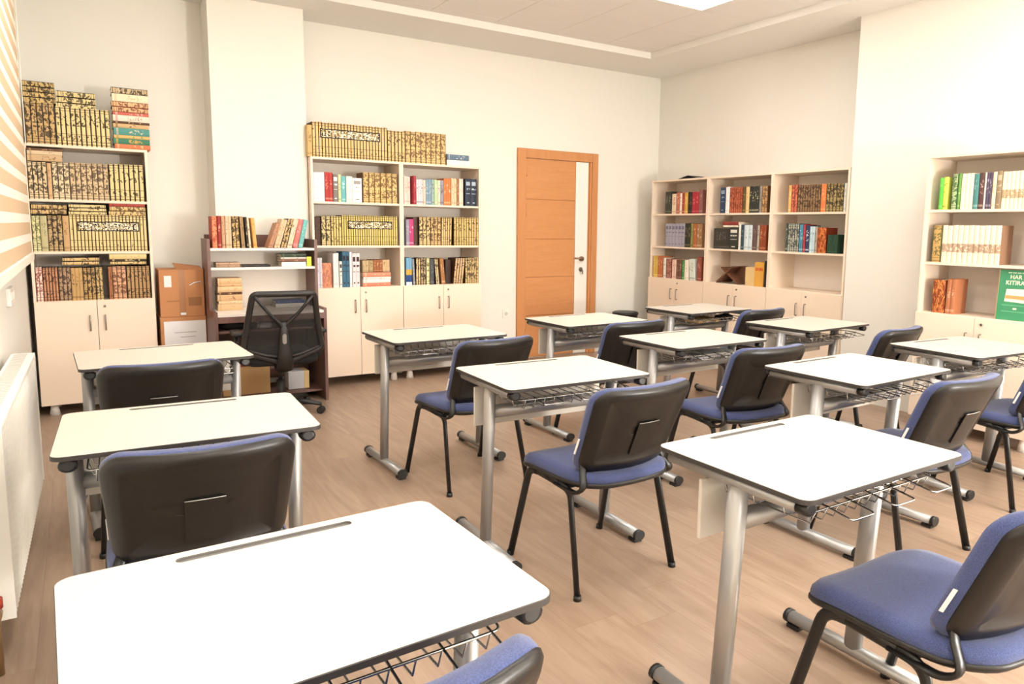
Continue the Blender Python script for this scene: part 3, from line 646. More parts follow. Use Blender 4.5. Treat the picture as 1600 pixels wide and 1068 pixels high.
tag(MB().bbox(-.018, .018, 0, .012, 0, .075, .002).build('sticky_notes', 'neon_yellow', None, (1.515, YS, 1.048)), 'neon yellow sticky note pad standing at the hutch end', 'stationery')
# things stowed on the tray and under the desk
b = MB(); b.pad(.13, .1, .06, [(.03, 0), (.004, .015), (0, .035), (.012, .06), (.05, .075), (.1, .08)])
tag(b.build('pouch', 'bag_black', None, (.95, 5.92, .5935)), 'crumpled black pouch on the keyboard tray', 'pouch')
b = MB(); b.pad(.05, .07, .02, [(.01, 0), (0, .01), (.004, .035), (.03, .048)], lambda x, y, z: (x + .01 * math.sin(30 * y), y, z))
tag(b.build('paper_bundle', 'paper_white', None, (1.14, 5.88, .5935)), 'bundle of white papers on the keyboard tray', 'papers')
t = thing('carton', 'brown kraft carton with dark red lid under the study desk', 'box', (1.0, 6.02, .079))
MB().bbox(-.17, .17, -.12, .12, 0, .22, .004).build('body', 'kraft', t); MB().bbox(-.175, .175, -.125, .125, .2205, .25, .003).build('lid', 'red_lid', t)
t = thing('small_box', 'small pale box with brown end under the study desk', 'box', (1.40, 6.0, .079))
MB().bbox(-.09, .03, -.08, .08, 0, .14, .003).build('body', 'ink_grey', t); MB().bbox(.0302, .07, -.08, .08, 0, .14, .003).build('end', 'beige_carton', t)

# create the books: the 300 that show largest are things of their own, the rest one stuff object
def book_geo(b):
    w, h, d = b['w'], b['h'], b['d']; th = min(.0025, w * .16); bow = min(.004, w * .18)
    V, F, MI, UVB, UVS = [], [], [], [], []
    def quad(vs, f, mi, uvs=None):
        o = len(V); V.extend(vs)
        for q in f:
            F.append(tuple(i + o for i in q)); MI.append(mi)
            for i in q:
                x, y, z = vs[i]; UVB.append((x / w, z / h)); UVS.append((b['s'][0] + (b['s'][1] - b['s'][0]) * x / w, z / h))
    def bx(x0, x1, y0, y1, z0, z1, mi):
        quad([(x0, y0, z0), (x1, y0, z0), (x1, y1, z0), (x0, y1, z0), (x0, y0, z1), (x1, y0, z1), (x1, y1, z1), (x0, y1, z1)],
             [(3, 2, 1, 0), (4, 5, 6, 7), (0, 1, 5, 4), (1, 2, 6, 5), (2, 3, 7, 6), (3, 0, 4, 7)], mi)
    bx(0, th, th, d, 0, h, 0); bx(w - th, w, th, d, 0, h, 0); bx(th, w - th, th, d - .004, .003, h - .004, 1)
    xs_ = [0, .22, .5, .78, 1]; ys_ = [th, th - bow * .75, th - bow, th - bow * .75, th]
    fr = [(x * w, y, z) for z in (0, h) for x, y in zip(xs_, ys_)]
    quad(fr, [(i, i + 1, i + 6, i + 5) for i in range(4)], 2)
    quad(fr, [(5, 6, 7, 8, 9), (4, 3, 2, 1, 0)], 0)
    return V, F, MI, UVB, UVS
def book_area(b):
    c = b['M'] @ Vector((b['w'] / 2, 0, b['h'] / 2)); return b['w'] * b['h'] / ((c - Vector((0, 0, CAMZ))).length ** 2)
def book_mesh(name, V, F, MI, UVB, UVS, C1, C2, mats):
    me = bpy.data.meshes.new(name); me.from_pydata(V, [], F)
    for m in mats: me.materials.append(MATS[m])
    me.polygons.foreach_set('material_index', MI)
    for nm, uv in (('book', UVB), ('set', UVS)):
        l = me.uv_layers.new(name=nm); l.data.foreach_set('uv', [q for p in uv for q in p])
    for nm, cc in (('col', C1), ('col2', C2)):
        a = me.attributes.new(nm, 'FLOAT_COLOR', 'POINT'); a.data.foreach_set('color', [q for p in cc for q in p])
    me.update(); return me
BOOKS.sort(key=book_area, reverse=True)
NIND = 300
for b in BOOKS[:NIND]:
    V, F, MI, U1, U2 = book_geo(b)
    me = book_mesh('book', V, F, MI, U1, U2, [b['c']] * len(V), [b['c2']] * len(V), ['cover', 'pages', 'spine_' + b['st']])
    o = bpy.data.objects.new('book', me); COL.objects.link(o); o.matrix_world = b['M']; tag(o, b['label'], 'book', b['group'])
rest = BOOKS[NIND:]
if rest:
    kinds = ['plain', 'label', 'gilt', 'ornate', 'cart', 'band', 'picture', 'bands3']; V, F, MI, U1, U2, C1, C2 = [], [], [], [], [], [], []
    for b in rest:
        v, f, mi, u1, u2 = book_geo(b); o = len(V); V += [tuple(b['M'] @ Vector(p)) for p in v]; F += [tuple(i + o for i in q) for q in f]
        MI += [x if x < 2 else 2 + kinds.index(b['st']) for x in mi]; U1 += u1; U2 += u2; C1 += [b['c']] * len(v); C2 += [b['c2']] * len(v)
    o = bpy.data.objects.new('slim_books', book_mesh('slim_books', V, F, MI, U1, U2, C1, C2, ['cover', 'pages'] + ['spine_' + k for k in kinds]))
    COL.objects.link(o); o['kind'] = 'stuff'; tag(o, 'slimmest books scattered between the larger ones on all the bookcases', 'books')
print('BOOKS', len(BOOKS), 'rest', len(rest))

# ------------------------------------------------------------------ other things on the shelves
# folding wooden book rest (X shape)
br = thing('book_rest', 'dark folding wooden book rest on the lowest shelf of the middle unit', 'book rest', (5.42, 5.13, .8605), -PI / 2)
m = MB()
def slab(m, p, q, th, y0, y1, mi=0):
    p, q = Vector((p[0], 0, p[1])), Vector((q[0], 0, q[1])); nrm = (q - p).normalized().cross(Vector((0, 1, 0))) * th / 2
    pts = [p + nrm, q + nrm, q - nrm, p - nrm]
    vs = [(v.x, y0, v.z) for v in pts] + [(v.x, y1, v.z) for v in pts]
    m.add(vs, [(0, 1, 2, 3), (7, 6, 5, 4), (0, 4, 5, 1), (1, 5, 6, 2), (2, 6, 7, 3), (3, 7, 4, 0)], mi)
slab(m, (-.15, .006), (.06, .17), .012, -.11, .11); m.build('leaf', 'stand_wood', br)
m = MB(); slab(m, (.13, .006), (-.10, .155), .012, -.10, .10); m.build('leaf', 'stand_wood', br)
m = MB(); m.bbox(.0, .15, .02, .10, .0, .17, .003); m.build('slotted_leaf', 'stand_wood', br)
c = thing('carton', 'small beige carton between the book rest and yellow file box', 'box', (5.32, 4.905, .8605), -PI / 2)
MB().bbox(0, .118, 0, .16, 0, .175, .002).build('body', 'beige_carton', c); MB().box(.004, .114, .002, .158, .1755, .178).build('lid', 'beige_carton', c)
yf = thing('file_box', 'yellow file box with red lettering beside the beige carton', 'file box', (5.315, 4.785, .8605), -PI / 2)
b = MB(); b.pad(.055, .115, .02, [(0, 0), (0, .12), (0, .14)], lambda x, y, z: (x + .055, z, y + .115), smooth=False); b.build('body', 'yellow_file', yf)
for k in range(5):
    m = MB(); x = .012 + k * .0185; m.box(x, x + .009, -.001, 0, .148, .178); m.box(x + .009, x + .013, -.001, 0, .150 + .01 * (k % 2), .160 + .01 * (k % 2)); m.build('letter', 'red_print', yf)
tag(MB().bbox(0, .03, 0, .16, 0, .245, .002).build('folder', 'bag_black', None, (5.315, 4.666, .8605), (0, 0, -PI / 2)), 'dark folder standing at the end beside the yellow file box', 'folder')
# green board in the lone bookcase
gb = thing('display_board', 'green display board with white lettering leaning in the lone bookcase', 'board', (BX + .035, 2.405, .8355), -PI / 2)
TL = Matrix.Rotation(math.radians(-3), 4, 'X')
pn = MB().bbox(0, .28, 0, .012, 0, .322, .001).build('panel', 'green_board', gb); pn.matrix_local = TL
MB().box(-.004, -.0005, 0, .014, 0, .322).build('edge', 'kraft', pn)
TM = lambda x, z: Matrix.Translation((x, -.0008, z)) @ Matrix.Rotation(PI / 2, 4, 'X')
text_mesh('title', 'HAR CIN', .036, 'cream_print', pn, TM(.064, .266)); text_mesh('title', 'KITIRAN', .038, 'cream_print', pn, TM(.04, .228))
for k in range(6): MB().box(.05 + k * .028, .072 + k * .028, -.0008, 0, .303, .307).build('small_print', 'cream_print', pn)
m = MB(); m.add([(.042, -.0006, .12), (.25, -.0006, .11), (.25, -.0006, .205), (.05, -.0006, .2)], [(0, 1, 2, 3)]); m.build('picture', 'cream_print', pn)
m = MB(); m.add([(.045, -.001, .138), (.25, -.001, .132), (.25, -.001, .158), (.047, -.001, .16)], [(0, 1, 2, 3)]); m.build('picture_band', 'ochre_print', pn)
for z in (.092, .052): MB().box(.03, .25, -.0007, 0, z, z + .008).build('rule', 'green_line', pn)
MB().box(.1, .122, -.0008, 0, .07, .08).build('emblem', 'cream_print', pn)
# open dark booklet lying on the unit by the corner
m = MB(); slab(m, (-.14, .0015), (-.005, .03), .003, -.09, .09); slab(m, (.005, .03), (.15, .0015), .003, -.09, .09)
tag(m.build('booklet', 'bag_black', None, (5.40, 5.75, 1.911), (0, 0, -PI / 2)), 'dark open booklet lying face down on the corner bookcase top', 'booklet')
# waste bin in the corner
wb = thing('waste_bin', 'black waste bin between the bookcases and the back wall corner', 'bin', (5.08, 6.44, 0))
m = MB(); m.tube([(0, 0, 0), (0, 0, .43)], [.11, .14], [.11, .14], 24); m.build('bucket', 'black_plastic', wb)
m = MB(); m.tube([(0, 0, .43), (0, 0, .45), (0, 0, .46)], [.148, .148, .13], [.148, .148, .13], 24); m.build('lid', 'black_plastic', wb)
# wall socket
so = thing('wall_socket', 'small white socket on the back wall beside the door', 'socket', (3.645, YB, .49))
MB().bbox(-.04, .04, -.01, 0, -.04, .04, .003).build('plate', 'door_white', so); m = MB(); m.tube([(0, -.012, 0), (0, -.008, 0)], .02, seg=16); m.build('insert', 'grille_grey', so)
# stacked boxes between bookcase and desk
cb = thing('cardboard_box', 'taped brown cardboard box with raised flap on top of another box', 'box', (.468, 6.17, .672))
MB().bbox(0, .30, 0, .30, 0, .355, .003).build('body', 'cardboard', cb)
MB().box(.128, .172, -.0008, 0, 0, .355).build('tape', 'packing_tape', cb)
MB().box(.032, .08, -.0012, 0, .225, .31).build('label', 'paper_white', cb)
MB().box(.19, .28, -.0008, 0, .08, .145).build('stamp', 'cardboard_dark', cb); MB().box(.045, .13, -.0008, 0, .115, .122).build('stamp', 'cardboard_dark', cb)
MB().box(.133, .17, -.0014, 0, .012, .03).build('tape_end', 'paper_white', cb)
m = MB(); m.tube([(.2, -.001, .235), (.235, -.001, .255), (.28, -.001, .262)], .004, .004, 6); m.build('tape_strip', 'paper_white', cb)
m = MB(); m.add([(.12, .06, .3555), (.30, .02, .3555), (.29, .16, .372), (.11, .19, .395)] + [(.12, .06, .3585), (.30, .02, .3585), (.29, .16, .375), (.11, .19, .398)], [(3, 2, 1, 0), (4, 5, 6, 7), (0, 1, 5, 4), (1, 2, 6, 5), (2, 3, 7, 6), (3, 0, 4, 7)]); m.build('flap', 'cardboard', cb)
cb = thing('cardboard_box', 'brown cardboard box with a white sheet on its front, under the taped box', 'box', (.462, 6.16, 0))
MB().bbox(0, .31, 0, .32, 0, .671, .003).build('body', 'cardboard', cb)
sh = MB().box(.022, .305, -.002, 0, .2, .64).build('sheet', 'paper_white', cb)
for z, x0, x1 in ((.55, .09, .24), (.515, .13, .23)): MB().box(x0, x1, -.0028, -.002, z, z + .007).build('print_line', 'ink_grey', sh)

# ------------------------------------------------------------------ radiator and blind on the left wall
ra = thing('radiator', 'white ribbed panel radiator on the left wall under the blind', 'radiator', (-.238, 2.72, 0), math.radians(-.9))
RL = 1.45
m = MB(); prof = []
yy = .03
pts = [(0, .0)]
while yy < RL - .03:
    pts += [(-.009, yy), (.003, yy + .008), (.003, yy + .022), (-.009, yy + .03)]; yy += .036
pts += [(0, RL)]
vs = [(x, y, z) for z in (.15, .74) for x, y in pts]; k = len(pts)
m.add(vs, [(i, i + 1, i + 1 + k, i + k) for i in range(k - 1)]); m.build('front_panel', 'radiator_white', ra)
MB().box(-.07, -.014, .01, RL - .01, .17, .73).build('core', 'radiator_white', ra)
MB().bbox(-.085, .006, -.004, 0, .15, .765, .001).build('side_cover', 'radiator_white', ra)
MB().bbox(-.085, .006, RL, RL + .004, .15, .765, .001).build('side_cover', 'radiator_white', ra)
MB().bbox(-.085, .006, 0, RL, .745, .765, .004).build('top_cover', 'radiator_white', ra)
gsrc = MB().box(-.07, -.02, 0, .012, .7655, .7665).build('grille_slot', 'grille_grey', ra); gsrc.location = (0, .04, 0)
for q in range(1, 46): share(gsrc, ra, (0, .04 + q * .0305, 0))
m = MB(); m.tube([(-.04, -.005, .18), (-.04, -.05, .18)], .014, seg=12); m.tube([(-.04, -.05, .215), (-.04, -.05, .0)], .011, seg=10); m.build('valve', 'valve_brass', ra)
m = MB(); m.tube([(-.04, -.05, .215), (-.04, -.05, .245)], .02, seg=14); m.build('valve_knob', 'valve_red', ra)
bl = thing('window_blind', 'tan and white striped roller blind over the left wall', 'blind', (-.25, 0, 0))
BY0, BY1 = 1.6, 5.43
z = 1.192; k = 0
MB().bbox(-.012, .012, BY0, BY1, 1.142, 1.19, .005).build('bottom_rail', 'blind_rail', bl)
tan_me = MB().box(-.0015, .0015, BY0, BY1, 0, .065).mesh('tan_band', ['blind_tan']); wh_me = MB().box(-.001, .001, BY0, BY1, 0, .045).mesh('white_band', ['blind_white'])
while z < 2.99:
    for nm, me, h in (('tan_band', tan_me, .065), ('white_band', wh_me, .045)):
        o = bpy.data.objects.new(nm, me); COL.objects.link(o); o.parent = bl; o.location = (0, 0, z); z += h
MB().bbox(-.06, .035, BY0 - .02, BY1 + .02, z, 3.088, .006).build('cassette', 'blind_rail', bl)
m = MB(); m.tube([(.01, BY1 + .012, z + .02), (.01, BY1 + .02, 2.3), (.008, BY1 + .05, 1.82), (.0, BY1 + .04, 1.78), (-.008, BY1 + .02, 1.76)], .0025, seg=6); m.build('pull_cord', 'blind_white', bl)
ws = thing('wall_socket', 'white double socket on the left wall between blind and radiator', 'socket', (XL, 4.7, .99))
MB().bbox(0, .02, -.12, .12, -.045, .045, .004).build('plate', 'door_white', ws)
for y in (-.06, .06): m = MB(); m.tube([(.018, y, 0), (.024, y, 0)], .024, seg=16); m.build('insert', 'radiator_white', ws)

# ------------------------------------------------------------------ pupils' desks
DW, DD, DH = .70, .531, .76
def make_desk():
    t = thing('school_desk', '', 'desk')
    # top: compact board with rounded corners and a milled pencil groove
    def rr(hx, hy, r, n=6, cx=0, cy=0):
        out = []
        for a, b, a0 in ((hx - r, hy - r, 0), (-hx + r, hy - r, 90), (-hx + r, -hy + r, 180), (hx - r, -hy + r, 270)):
            for k in range(n + 1): q = math.radians(a0 + 90 * k / n); out.append((cx + a + r * math.cos(q), cy + b + r * math.sin(q)))
        return out
    T = .0125; zt, zb = DH, DH - T
    out = rr(DW / 2, DD / 2, .032); inn = rr(DW / 2 - .0016, DD / 2 - .0016, .0305); gr = rr(.165, .0115, .0108, 5, 0, .228)
    bm = bmesh.new(); N_ = len(out); G_ = len(gr)
    vi = [bm.verts.new((x, y, zt)) for x, y in inn]; vg = [bm.verts.new((x, y, zt)) for x, y in gr]
    vo = [bm.verts.new((x, y, zt - .0014)) for x, y in out]; vb = [bm.verts.new((x, y, zb)) for x, y in out]; vf = [bm.verts.new((x, y, zt - .005)) for x, y in gr]
    ed = [bm.edges.new((vi[i], vi[(i + 1) % N_])) for i in range(N_)] + [bm.edges.new((vg[i], vg[(i + 1) % G_])) for i in range(G_)]
    r = bmesh.ops.triangle_fill(bm, use_beauty=True, use_dissolve=False, edges=ed)
    for f in bm.faces: f.material_index = 0
    def ring(a, b, mi):
        for i in range(len(a)):
            f = bm.faces.new((a[i], a[(i + 1) % len(a)], b[(i + 1) % len(a)], b[i])); f.material_index = mi
    ring(vi, vo, 1); ring(vo, vb, 1); ring(vg, vf, 2)
    f = bm.faces.new(list(reversed(vb))); f.material_index = 1
    f = bm.faces.new(vf); f.material_index = 2
    bmesh.ops.recalc_face_normals(bm, faces=bm.faces)
    me = bpy.data.meshes.new('desktop'); bm.to_mesh(me); bm.free()
    for q in ('desk_white', 'desk_edge', 'groove_grey'): me.materials.append(MATS[q])
    o = bpy.data.objects.new('desktop', me); COL.objects.link(o); o.parent = t
    for sx in (-1, 1):
        x = sx * .31
        MB().tube([(x, .02, .045), (x, -.02, .72)], .023, .031, 16, up=(0, 1, 0)).build('leg', 'silver_paint', t)
        tr = MB().tube([(x, -.215, .7275), (x, .235, .7275)], .021, .0185, 14).build('top_rail', 'silver_paint', t)
        m = MB(); m.tube([(x, -.248, .7285), (x, -.245, .728), (x, -.216, .7275)], [.014, .023, .0245], [.012, .018, .019], 14); m.build('end_cap', 'black_plastic', tr)
        m = MB(); m.tube([(x, .236, .7275), (x, .255, .7285)], [.023, .018], [.0185, .013], 14); m.build('end_cap', 'black_plastic', tr)
        fb = MB().tube([(x, -.245, .034), (x, .265, .034)], .025, .021, 14).build('foot_bar', 'silver_paint', t)
        for y0, y1 in ((-.262, -.244), (.264, .282)):
            m = MB(); m.tube([(x, y0, .034), (x, y1, .034)], .027, .0235, 14); m.build('end_cap', 'black_plastic', fb)
        for y in (-.225, .245):
            m = MB(); m.box(x - .02, x + .02, y - .024, y + .024, 0, .014); m.build('glide', 'black_plastic', fb)
    MB().tube([(-.295, .0, .612), (.295, .0, .612)], .032, .028, 16).build('crossbar', 'silver_paint', t)
    MB().bbox(-.325, .325, .10, .112, .528, .70, .003).build('modesty_panel', 'desk_white', t)
    # wire tray
    m = MB(); R_ = .0022; zf = .664; zr = .70
    m.tube(smooth_path([(-.27, .09, .74), (-.27, .09, zr), (-.27, -.215, zr), (.27, -.215, zr), (.27, .09, zr), (.27, .09, .74)], .02), .0028, seg=6)
    for k in range(12):
        xx = -.248 + k * .0451
        m.tube([(xx, -.215, zr), (xx, -.200, zf), (xx, .075, zf), (xx, .09, zr)], R_, seg=5)
    for y in (-.13, -.03, .07): m.tube([(-.27, y, zr), (-.258, y, zf - .002), (.258, y, zf - .002), (.27, y, zr)], R_, seg=5)
    m.build('wire_tray', 'chrome', t)
    for x in (-.2, -.02, .16):
        m = MB(); m.tube(smooth_path([(x, -.19, .704), (x, -.285, .690), (x + .09, -.285, .690), (x + .09, -.19, .704)], .012), .0026, seg=6); m.build('tray_loop', 'chrome', t)
    m = MB(); m.tube(smooth_path([(.342, .05, .71), (.366, .05, .71), (.366, .05, .665), (.378, .05, .668)], .01), .003, seg=6); m.build('bag_hook', 'chrome', t)
    return t
R = math.radians
DESKS = {'a1': (.299, 3.899, 2.4, 'white-topped desk by the radiator row, facing the tall bookcase'),
 'a2': (.257, 2.534, -2.4, 'white-topped desk in the radiator row, middle one between two chairs'),
 'a3': (.286, 1.236, 2.15, 'white-topped desk in the radiator row, rearmost and farthest from the bookcases'),
 'b1': (1.704, 3.958, 1.4, 'white-topped desk in front of the double bookcase cupboards'),
 'b2': (1.694, 2.655, -1.5, 'white-topped desk directly behind the chair facing the double bookcase'),
 'b3': (1.716, 1.308, .6, 'white-topped desk rearmost in the second row from the radiator'),
 'c1': (2.891, 4.093, 2.6, 'white-topped desk in front of the orange door'),
 'c2': (2.942, 3.094, .7, 'white-topped desk with white papers in its wire tray'),
 'c3': (2.975, 2.031, 1.8, 'white-topped desk with empty tray, rearmost in the orange door row'),
 'd1': (4.114, 4.275, 2.35, 'white-topped desk with a brown book and black case in its tray'),
 'd2': (4.143, 3.236, 4.1, 'white-topped desk facing the wall projection edge, middle of the bookcase-wall row'),
 'd3': (4.123, 2.121, -3.15, 'white-topped desk beside the lone bookcase with the green board')}
proto = make_desk(); first = True
for k, (x, y, a, lb) in DESKS.items():
    if first: proto.location = (x, y, 0); proto.rotation_euler = (0, 0, R(a)); proto['label'] = lb; proto['group'] = 'school desks'; first = False
    else: dup(proto, (x, y, 0), R(a), lb, 'school desks')

# ------------------------------------------------------------------ pupils' chairs
def make_chair():
    t = thing('stacking_chair', '', 'chair')
    def seat_def(x, y, z):
        q = (x / .235) ** 2
        zz = z - .010 * (1 - q) - .02 * max(0, (y - .10) / .12) ** 2 * (1 if y > .10 else 0)
        if y < -.08: zz += .02 * ((-.08 - y) / .18) ** 2 * (.4 + .6 * (1 - q))
        return (x * (1 - .10 * max(0, -(y) / .22) ** 2), y - .022 - (.03 * (1 - q) if y < 0 else 0) * min(1, -y / .23 if y < 0 else 0), zz + .425)
    m = MB(); m.pad(.238, .238, .1, [(.010, .0), (.002, .008), (0, .02), (.004, .034), (.018, .046), (.05, .05), (.1, .05), (.16, .05), (.22, .05)], seat_def); m.build('seat', 'blue_fabric', t)
    m = MB(); m.pad(.242, .242, .103, [(.2, -.014), (.1, -.015), (.04, -.014), (.008, -.008), (0, .001), (.001, .010), (.006, .012)], seat_def); m.build('seat_shell', 'black_plastic', t)
    # back: local pad x = width, y = height, z = thickness (towards the sitter = +)
    zc, hh = .640, .170
    def back_def(x, y, z):
        yy = -.235 - (y + hh) * .43 - z * -1.0 + 1.15 * x * x       # lean back, sides wrap forward
        return (x * (1.02 - .09 * (hh - y) / (2 * hh)), yy, zc + y)
    m = MB(); m.pad(.230, hh + .006, .06, [(.006, .0), (.001, .012), (0, .032), (.004, .050), (.02, .062), (.06, .067), (.12, .067), (.155, .067)], back_def); m.build('backrest', 'blue_fabric', t)
    bs = MB(); bs.pad(.231, hh + .002, .058, [(.155, -.012), (.1, -.012), (.052, -.012), (.046, -.017), (.036, -.019), (.018, -.016), (.004, -.006), (0, .004), (.002, .010)], back_def)
    sh = bs.build('back_shell', 'shell_plastic', t)
    m = MB()
    pk = [(-.05, -.10), (.05, -.10), (.05, .03), (-.05, .03)]
    vs = []
    for zoff in (-.0140, -.0190):
        for (px_, py_) in [(-.05 + .1 * i / 6, .03) for i in range(7)] + [(.05 - .1 * i / 6, -.10) for i in range(7)]: vs.append(back_def(px_, py_, zoff))
    m.add(vs, [(i, (i + 1) % 14, (i + 1) % 14 + 14, i + 14) for i in range(14)] + [(i + 14, i + 15, 27 - i - 1, 27 - i) for i in range(6)]); m.build('pocket', 'shell_plastic', sh)
    m = MB(); m.tube([back_def(-.05 + .1 * i / 6, .031, -.0190) for i in range(7)], .0016, seg=6); m.build('pocket_highlight', 'silver_paint', sh)  # pale line painted in as a highlight along the pocket's top edge
    for sx in (-1, 1):
        X = sx
        front = smooth_path([(X * .244, .236, 0), (X * .222, .128, .405), (X * .222, .05, .412)], .05)
        rear = smooth_path([(X * .246, -.236, 0), (X * .222, -.148, .395), (X * .222, -.07, .405)], .06)
        lf = MB().tube(front, .0105, .0165, 12).build('leg', 'frame_black', t); lr = MB().tube(rear, .0105, .0165, 12).build('leg', 'frame_black', t)
        MB().tube([(X * .222, .06, .4115), (X * .222, -.08, .4045)], .0107, .0167, 12).build('side_rail', 'frame_black', t)
        for par, (fx_, fy_) in ((lf, (X * .244, .236)), (lr, (X * .246, -.236))):
            m = MB(); m.cone(fx_, fy_, 0, .02, .016, .0145, 12); m.build('foot_cap', 'black_plastic', par)
        m = MB(); m.tube(smooth_path([(X * .224, -.06, .40), (X * .230, -.19, .396), (X * .224, -.235, .425), (X * .198, -.192, .49), (X * .182, -.19, .54)], .04), .008, .016, 10, up=(1, 0, 0)); m.build('back_bracket', 'frame_black', t)
    for y, z in ((.11, .404), (-.11, .396)): MB().tube([(-.222, y, z), (.222, y, z)], .009, .009, 8).build('cross_bar', 'frame_black', t)
    p, q = back_def(-.232, -.03, .03), back_def(-.234, -.095, .03)
    m = MB(); m.add([(p[0] - .003, p[1] - .006, p[2]), (p[0] - .003, p[1] + .004, p[2]), (q[0] - .004, q[1] + .004, q[2]), (q[0] - .004, q[1] - .006, q[2]), (p[0] - .001, p[1] - .006, p[2]), (p[0] - .001, p[1] + .004, p[2]), (q[0] - .001, q[1] + .004, q[2]), (q[0] - .001, q[1] - .006, q[2])],
        [(0, 1, 2, 3), (7, 6, 5, 4), (0, 4, 5, 1), (1, 5, 6, 2), (2, 6, 7, 3), (3, 7, 4, 0)]); m.build('care_tag', 'tag_white', t)
    return t
CHAIRS = {'a1': (.26, 3.66, -2, 'blue padded chair at the radiator-row desk facing the tall bookcase'),
 'a2': (.25, 2.36, -3, 'blue padded chair at the middle desk of the radiator row'),
 'a3': (.285, 1.13, 1, 'blue padded chair at the rearmost desk of the radiator row'),
 'b1': (1.735, 3.60, 6, 'blue padded chair facing the double bookcase, two open desks around it'),
 'b2': (1.71, 2.365, 3, 'blue padded chair between the two rearmost desks of the second row'),
 'b3': (1.785, .985, -1, 'blue padded chair behind the rearmost desk of the second row'),
 'c1': (2.86, 3.82, 2, 'blue padded chair facing the orange door'),
 'c2': (2.87, 2.74, -3, 'blue padded chair at the desk with white papers in its tray'),
 'c3': (2.945, 1.815, 0, 'blue padded chair at the rearmost desk of the orange door row'),
 'd1': (4.15, 3.95, 4, 'blue padded chair at the desk holding the brown book'),
 'd2': (4.10, 2.84, 6, 'blue padded chair at the middle desk of the bookcase-wall row'),
 'd3': (4.10, 1.885, -8, 'blue padded chair beside the lone bookcase with the green board')}
proto = make_chair(); first = True
for k, (x, y, a, lb) in CHAIRS.items():
    if first: proto.location = (x, y, 0); proto.rotation_euler = (0, 0, R(a)); proto['label'] = lb; proto['group'] = 'blue padded chairs'; first = False
    else: dup(proto, (x, y, 0), R(a), lb, 'blue padded chairs')

# things left in the desk trays
def in_tray(name, mb, mats, desk, lx, ly, lz, lb, cat, rz=0.):
    x, y, a, _ = DESKS[desk]; a = R(a); o = mb.build(name, mats, None, (x + lx * math.cos(a) - ly * math.sin(a), y + lx * math.sin(a) + ly * math.cos(a), lz), (0, 0, a + rz)); return tag(o, lb, cat)
in_tray('book', MB().bbox(-.11, .11, -.08, .08, 0, .03, .003), 'beige_carton', 'd1', -.06, -.10, .667, 'thick tan book in the wire tray of a desk', 'book')
in_tray('pencil_case', MB().bbox(-.07, .07, -.045, .045, 0, .045, .018), 'bag_black', 'd1', .17, -.12, .667, 'black pencil case in the wire tray beside the tan book', 'pencil case')
in_tray('notebook', MB().bbox(-.1, .1, -.07, .07, 0, .012, .002), 'paper_white', 'c2', -.02, -.09, .667, 'white notebook in a wire desk tray', 'notebook', R(8))
m = MB(); m.pad(.12, .075, .01, [(0, 0), (0, .004), (.01, .008)], lambda x, y, z: (x, y, z + .006 * math.sin(x * 40) * math.cos(y * 30) + .006))
in_tray('paper_sheets', m, 'paper_white', 'c2', .06, -.12, .681, 'loose crumpled white sheets lying on a notebook in a desk tray', 'papers', R(-12))

# ------------------------------------------------------------------ office chair
oc = thing('office_chair', 'black mesh-back office chair on castors at the study desk', 'office chair', (1.165, 5.52, 0), R(-4))
def odef(u, z):      # back surface: lean and lumbar curve
    return -.215 - .10 * ((z - .42) / .5) + .03 * math.sin((z - .42) / .5 * PI) + .25 * u * u
loop = []
top, bot = .905, .50
def ow(z): return .262 - .062 * (z - bot) / (top - bot)
ctrl = [(-ow(bot), bot), (-ow(top) + .0, top - .0), (ow(top), top), (ow(bot), bot), (0, .405)]
P3 = [Vector((x, 0, z)) for x, z in ctrl]
path = []
cyc = ctrl
for i in range(5):
    a, b, c_ = Vector(cyc[i - 1]), Vector(cyc[i]), Vector(cyc[(i + 1) % 5]); r_ = .03
    p = b + (a - b).normalized() * r_; q = b + (c_ - b).normalized() * r_
    for k in range(5): tt = k / 4; path.append(p * (1 - tt) ** 2 + b * 2 * tt * (1 - tt) + q * tt * tt)
    nx_ = c_ + (b - c_).normalized() * r_
    for k in range(1, 5): path.append(q.lerp(nx_, k / 5))
fr = [(p.x, odef(p.x, p.y), p.y) for p in path]; fr.append(fr[0])
MB().tube(fr, .021, .014, 8, cap=False, up=(0, 1, 0)).build('back_frame', 'mesh_frame', oc)
m = MB(); NX, NZ = 10, 10; grid = []
for j in range(NZ + 1):
    z = .41 + (.90 - .41) * j / NZ
    hw = ow(z) - .004 if z >= bot else max(.01, ow(bot) * (z - .40) / (bot - .40))
    for i in range(NX + 1):
        u = -hw + 2 * hw * i / NX; grid.append((u, odef(u, z) + .004, z))
m.add(grid, [(j * (NX + 1) + i, j * (NX + 1) + i + 1, (j + 1) * (NX + 1) + i + 1, (j + 1) * (NX + 1) + i) for j in range(NZ) for i in range(NX)], smooth=True); m.build('back_mesh', 'net_mesh', oc)
def oy(x, z, d=-.012): return (x, odef(x, z) + d, z)
m = MB()
for sx in (-1, 1): m.tube(smooth_path([oy(sx * .19, .89), oy(sx * .10, .77), oy(sx * .03, .70), oy(0, .66)], .05), .015, .011, 8)
m.build('y_brace', 'mesh_frame', oc)
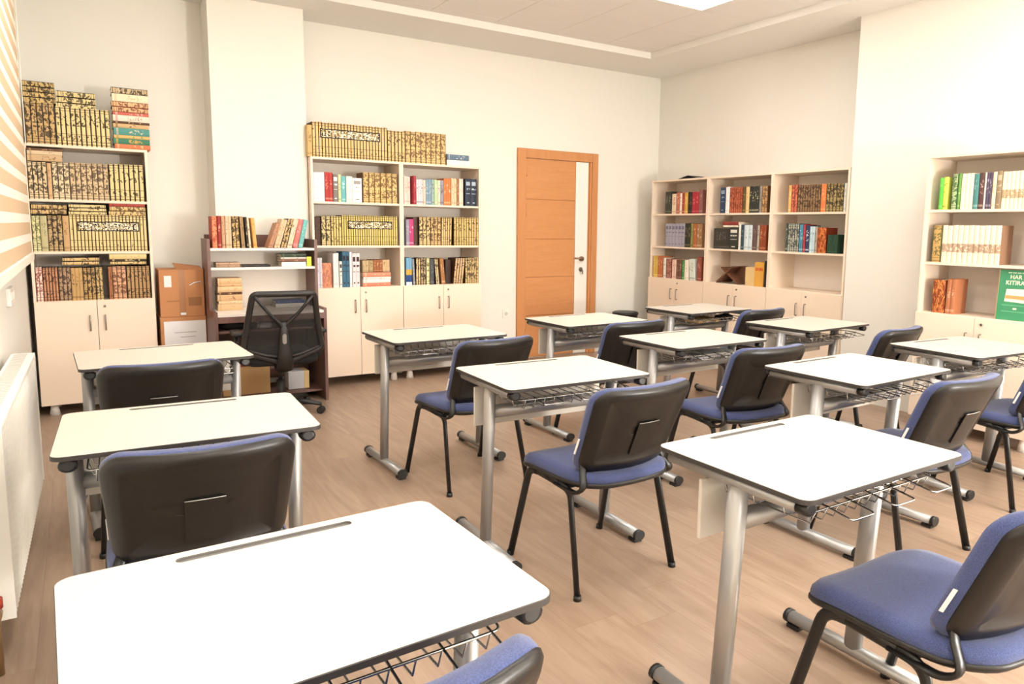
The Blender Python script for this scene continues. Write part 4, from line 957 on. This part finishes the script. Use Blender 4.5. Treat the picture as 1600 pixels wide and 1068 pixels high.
m = MB(); m.tube([oy(0, .70), oy(0, .6, -.02), oy(0, .5, -.03), (0, -.26, .42), (0, -.2, .36), (0, -.06, .37)], [.018, .03, .04, .055, .06, .05], [.012, .016, .018, .02, .02, .02], 10); m.build('spine', 'mesh_frame', oc)
m = MB(); m.pad(.014, .036, .014, [(0, 0), (0, .004), (.004, .006)], lambda x, y, z: (x, odef(0, .60) - .036 - z, .585 + y)); m.build('badge', 'grey_badge', oc)
for sx in (-1, 1):
    m = MB(); m.tube([oy(sx * .24, .515), oy(sx * .12, .47), oy(0, .45, -.02)], .013, .011, 8); m.build('lower_brace', 'mesh_frame', oc)
m = MB(); m.pad(.245, .235, .09, [(.03, 0), (.004, .015), (0, .04), (.008, .065), (.035, .08), (.1, .085), (.2, .085)], lambda x, y, z: (x, y + .03, .385 + z + .0 * x)); m.build('seat', 'cushion_black', oc)
for sx in (-1, 1):
    m = MB(); m.tube(smooth_path([(sx * .2, .0, .39), (sx * .285, -.02, .42), (sx * .285, -.02, .60)], .04), .016, .02, 8); ap = m.build('armrest_post', 'mesh_frame', oc)
    m = MB(); m.pad(.035, .12, .03, [(.006, 0), (0, .008), (.002, .02), (.012, .026)], lambda x, y, z: (x + sx * .285, y, .595 + z)); m.build('armrest_pad', 'black_plastic', oc)
m = MB(); m.tube([(0, 0, .09), (0, 0, .25)], .028, seg=14); m.tube([(0, 0, .25), (0, 0, .39)], .016, seg=12); m.build('gas_lift', 'mesh_frame', oc)
for k in range(5):
    a = R(-28 + 72 * k); ca, sa = math.cos(a), math.sin(a)
    lg = MB().tube([(0, 0, .10), (ca * .14, sa * .14, .095), (ca * .29, sa * .29, .072)], [.03, .024, .018], [.024, .019, .014], 10).build('base_leg', 'black_plastic', oc)
    m = MB()
    for sgn in (-1, 1):
        ox, oy_ = -sa * .014 * sgn, ca * .014 * sgn
        m.tube([(ca * .29 + ox * .4, sa * .29 + oy_ * .4, .027), (ca * .29 + ox * 1.6, sa * .29 + oy_ * 1.6, .027)], .027, seg=16, up=(0, 0, 1))
    m.tube([(ca * .29, sa * .29, .03), (ca * .29, sa * .29, .075)], .007, seg=8); m.build('castor', 'black_plastic', lg)
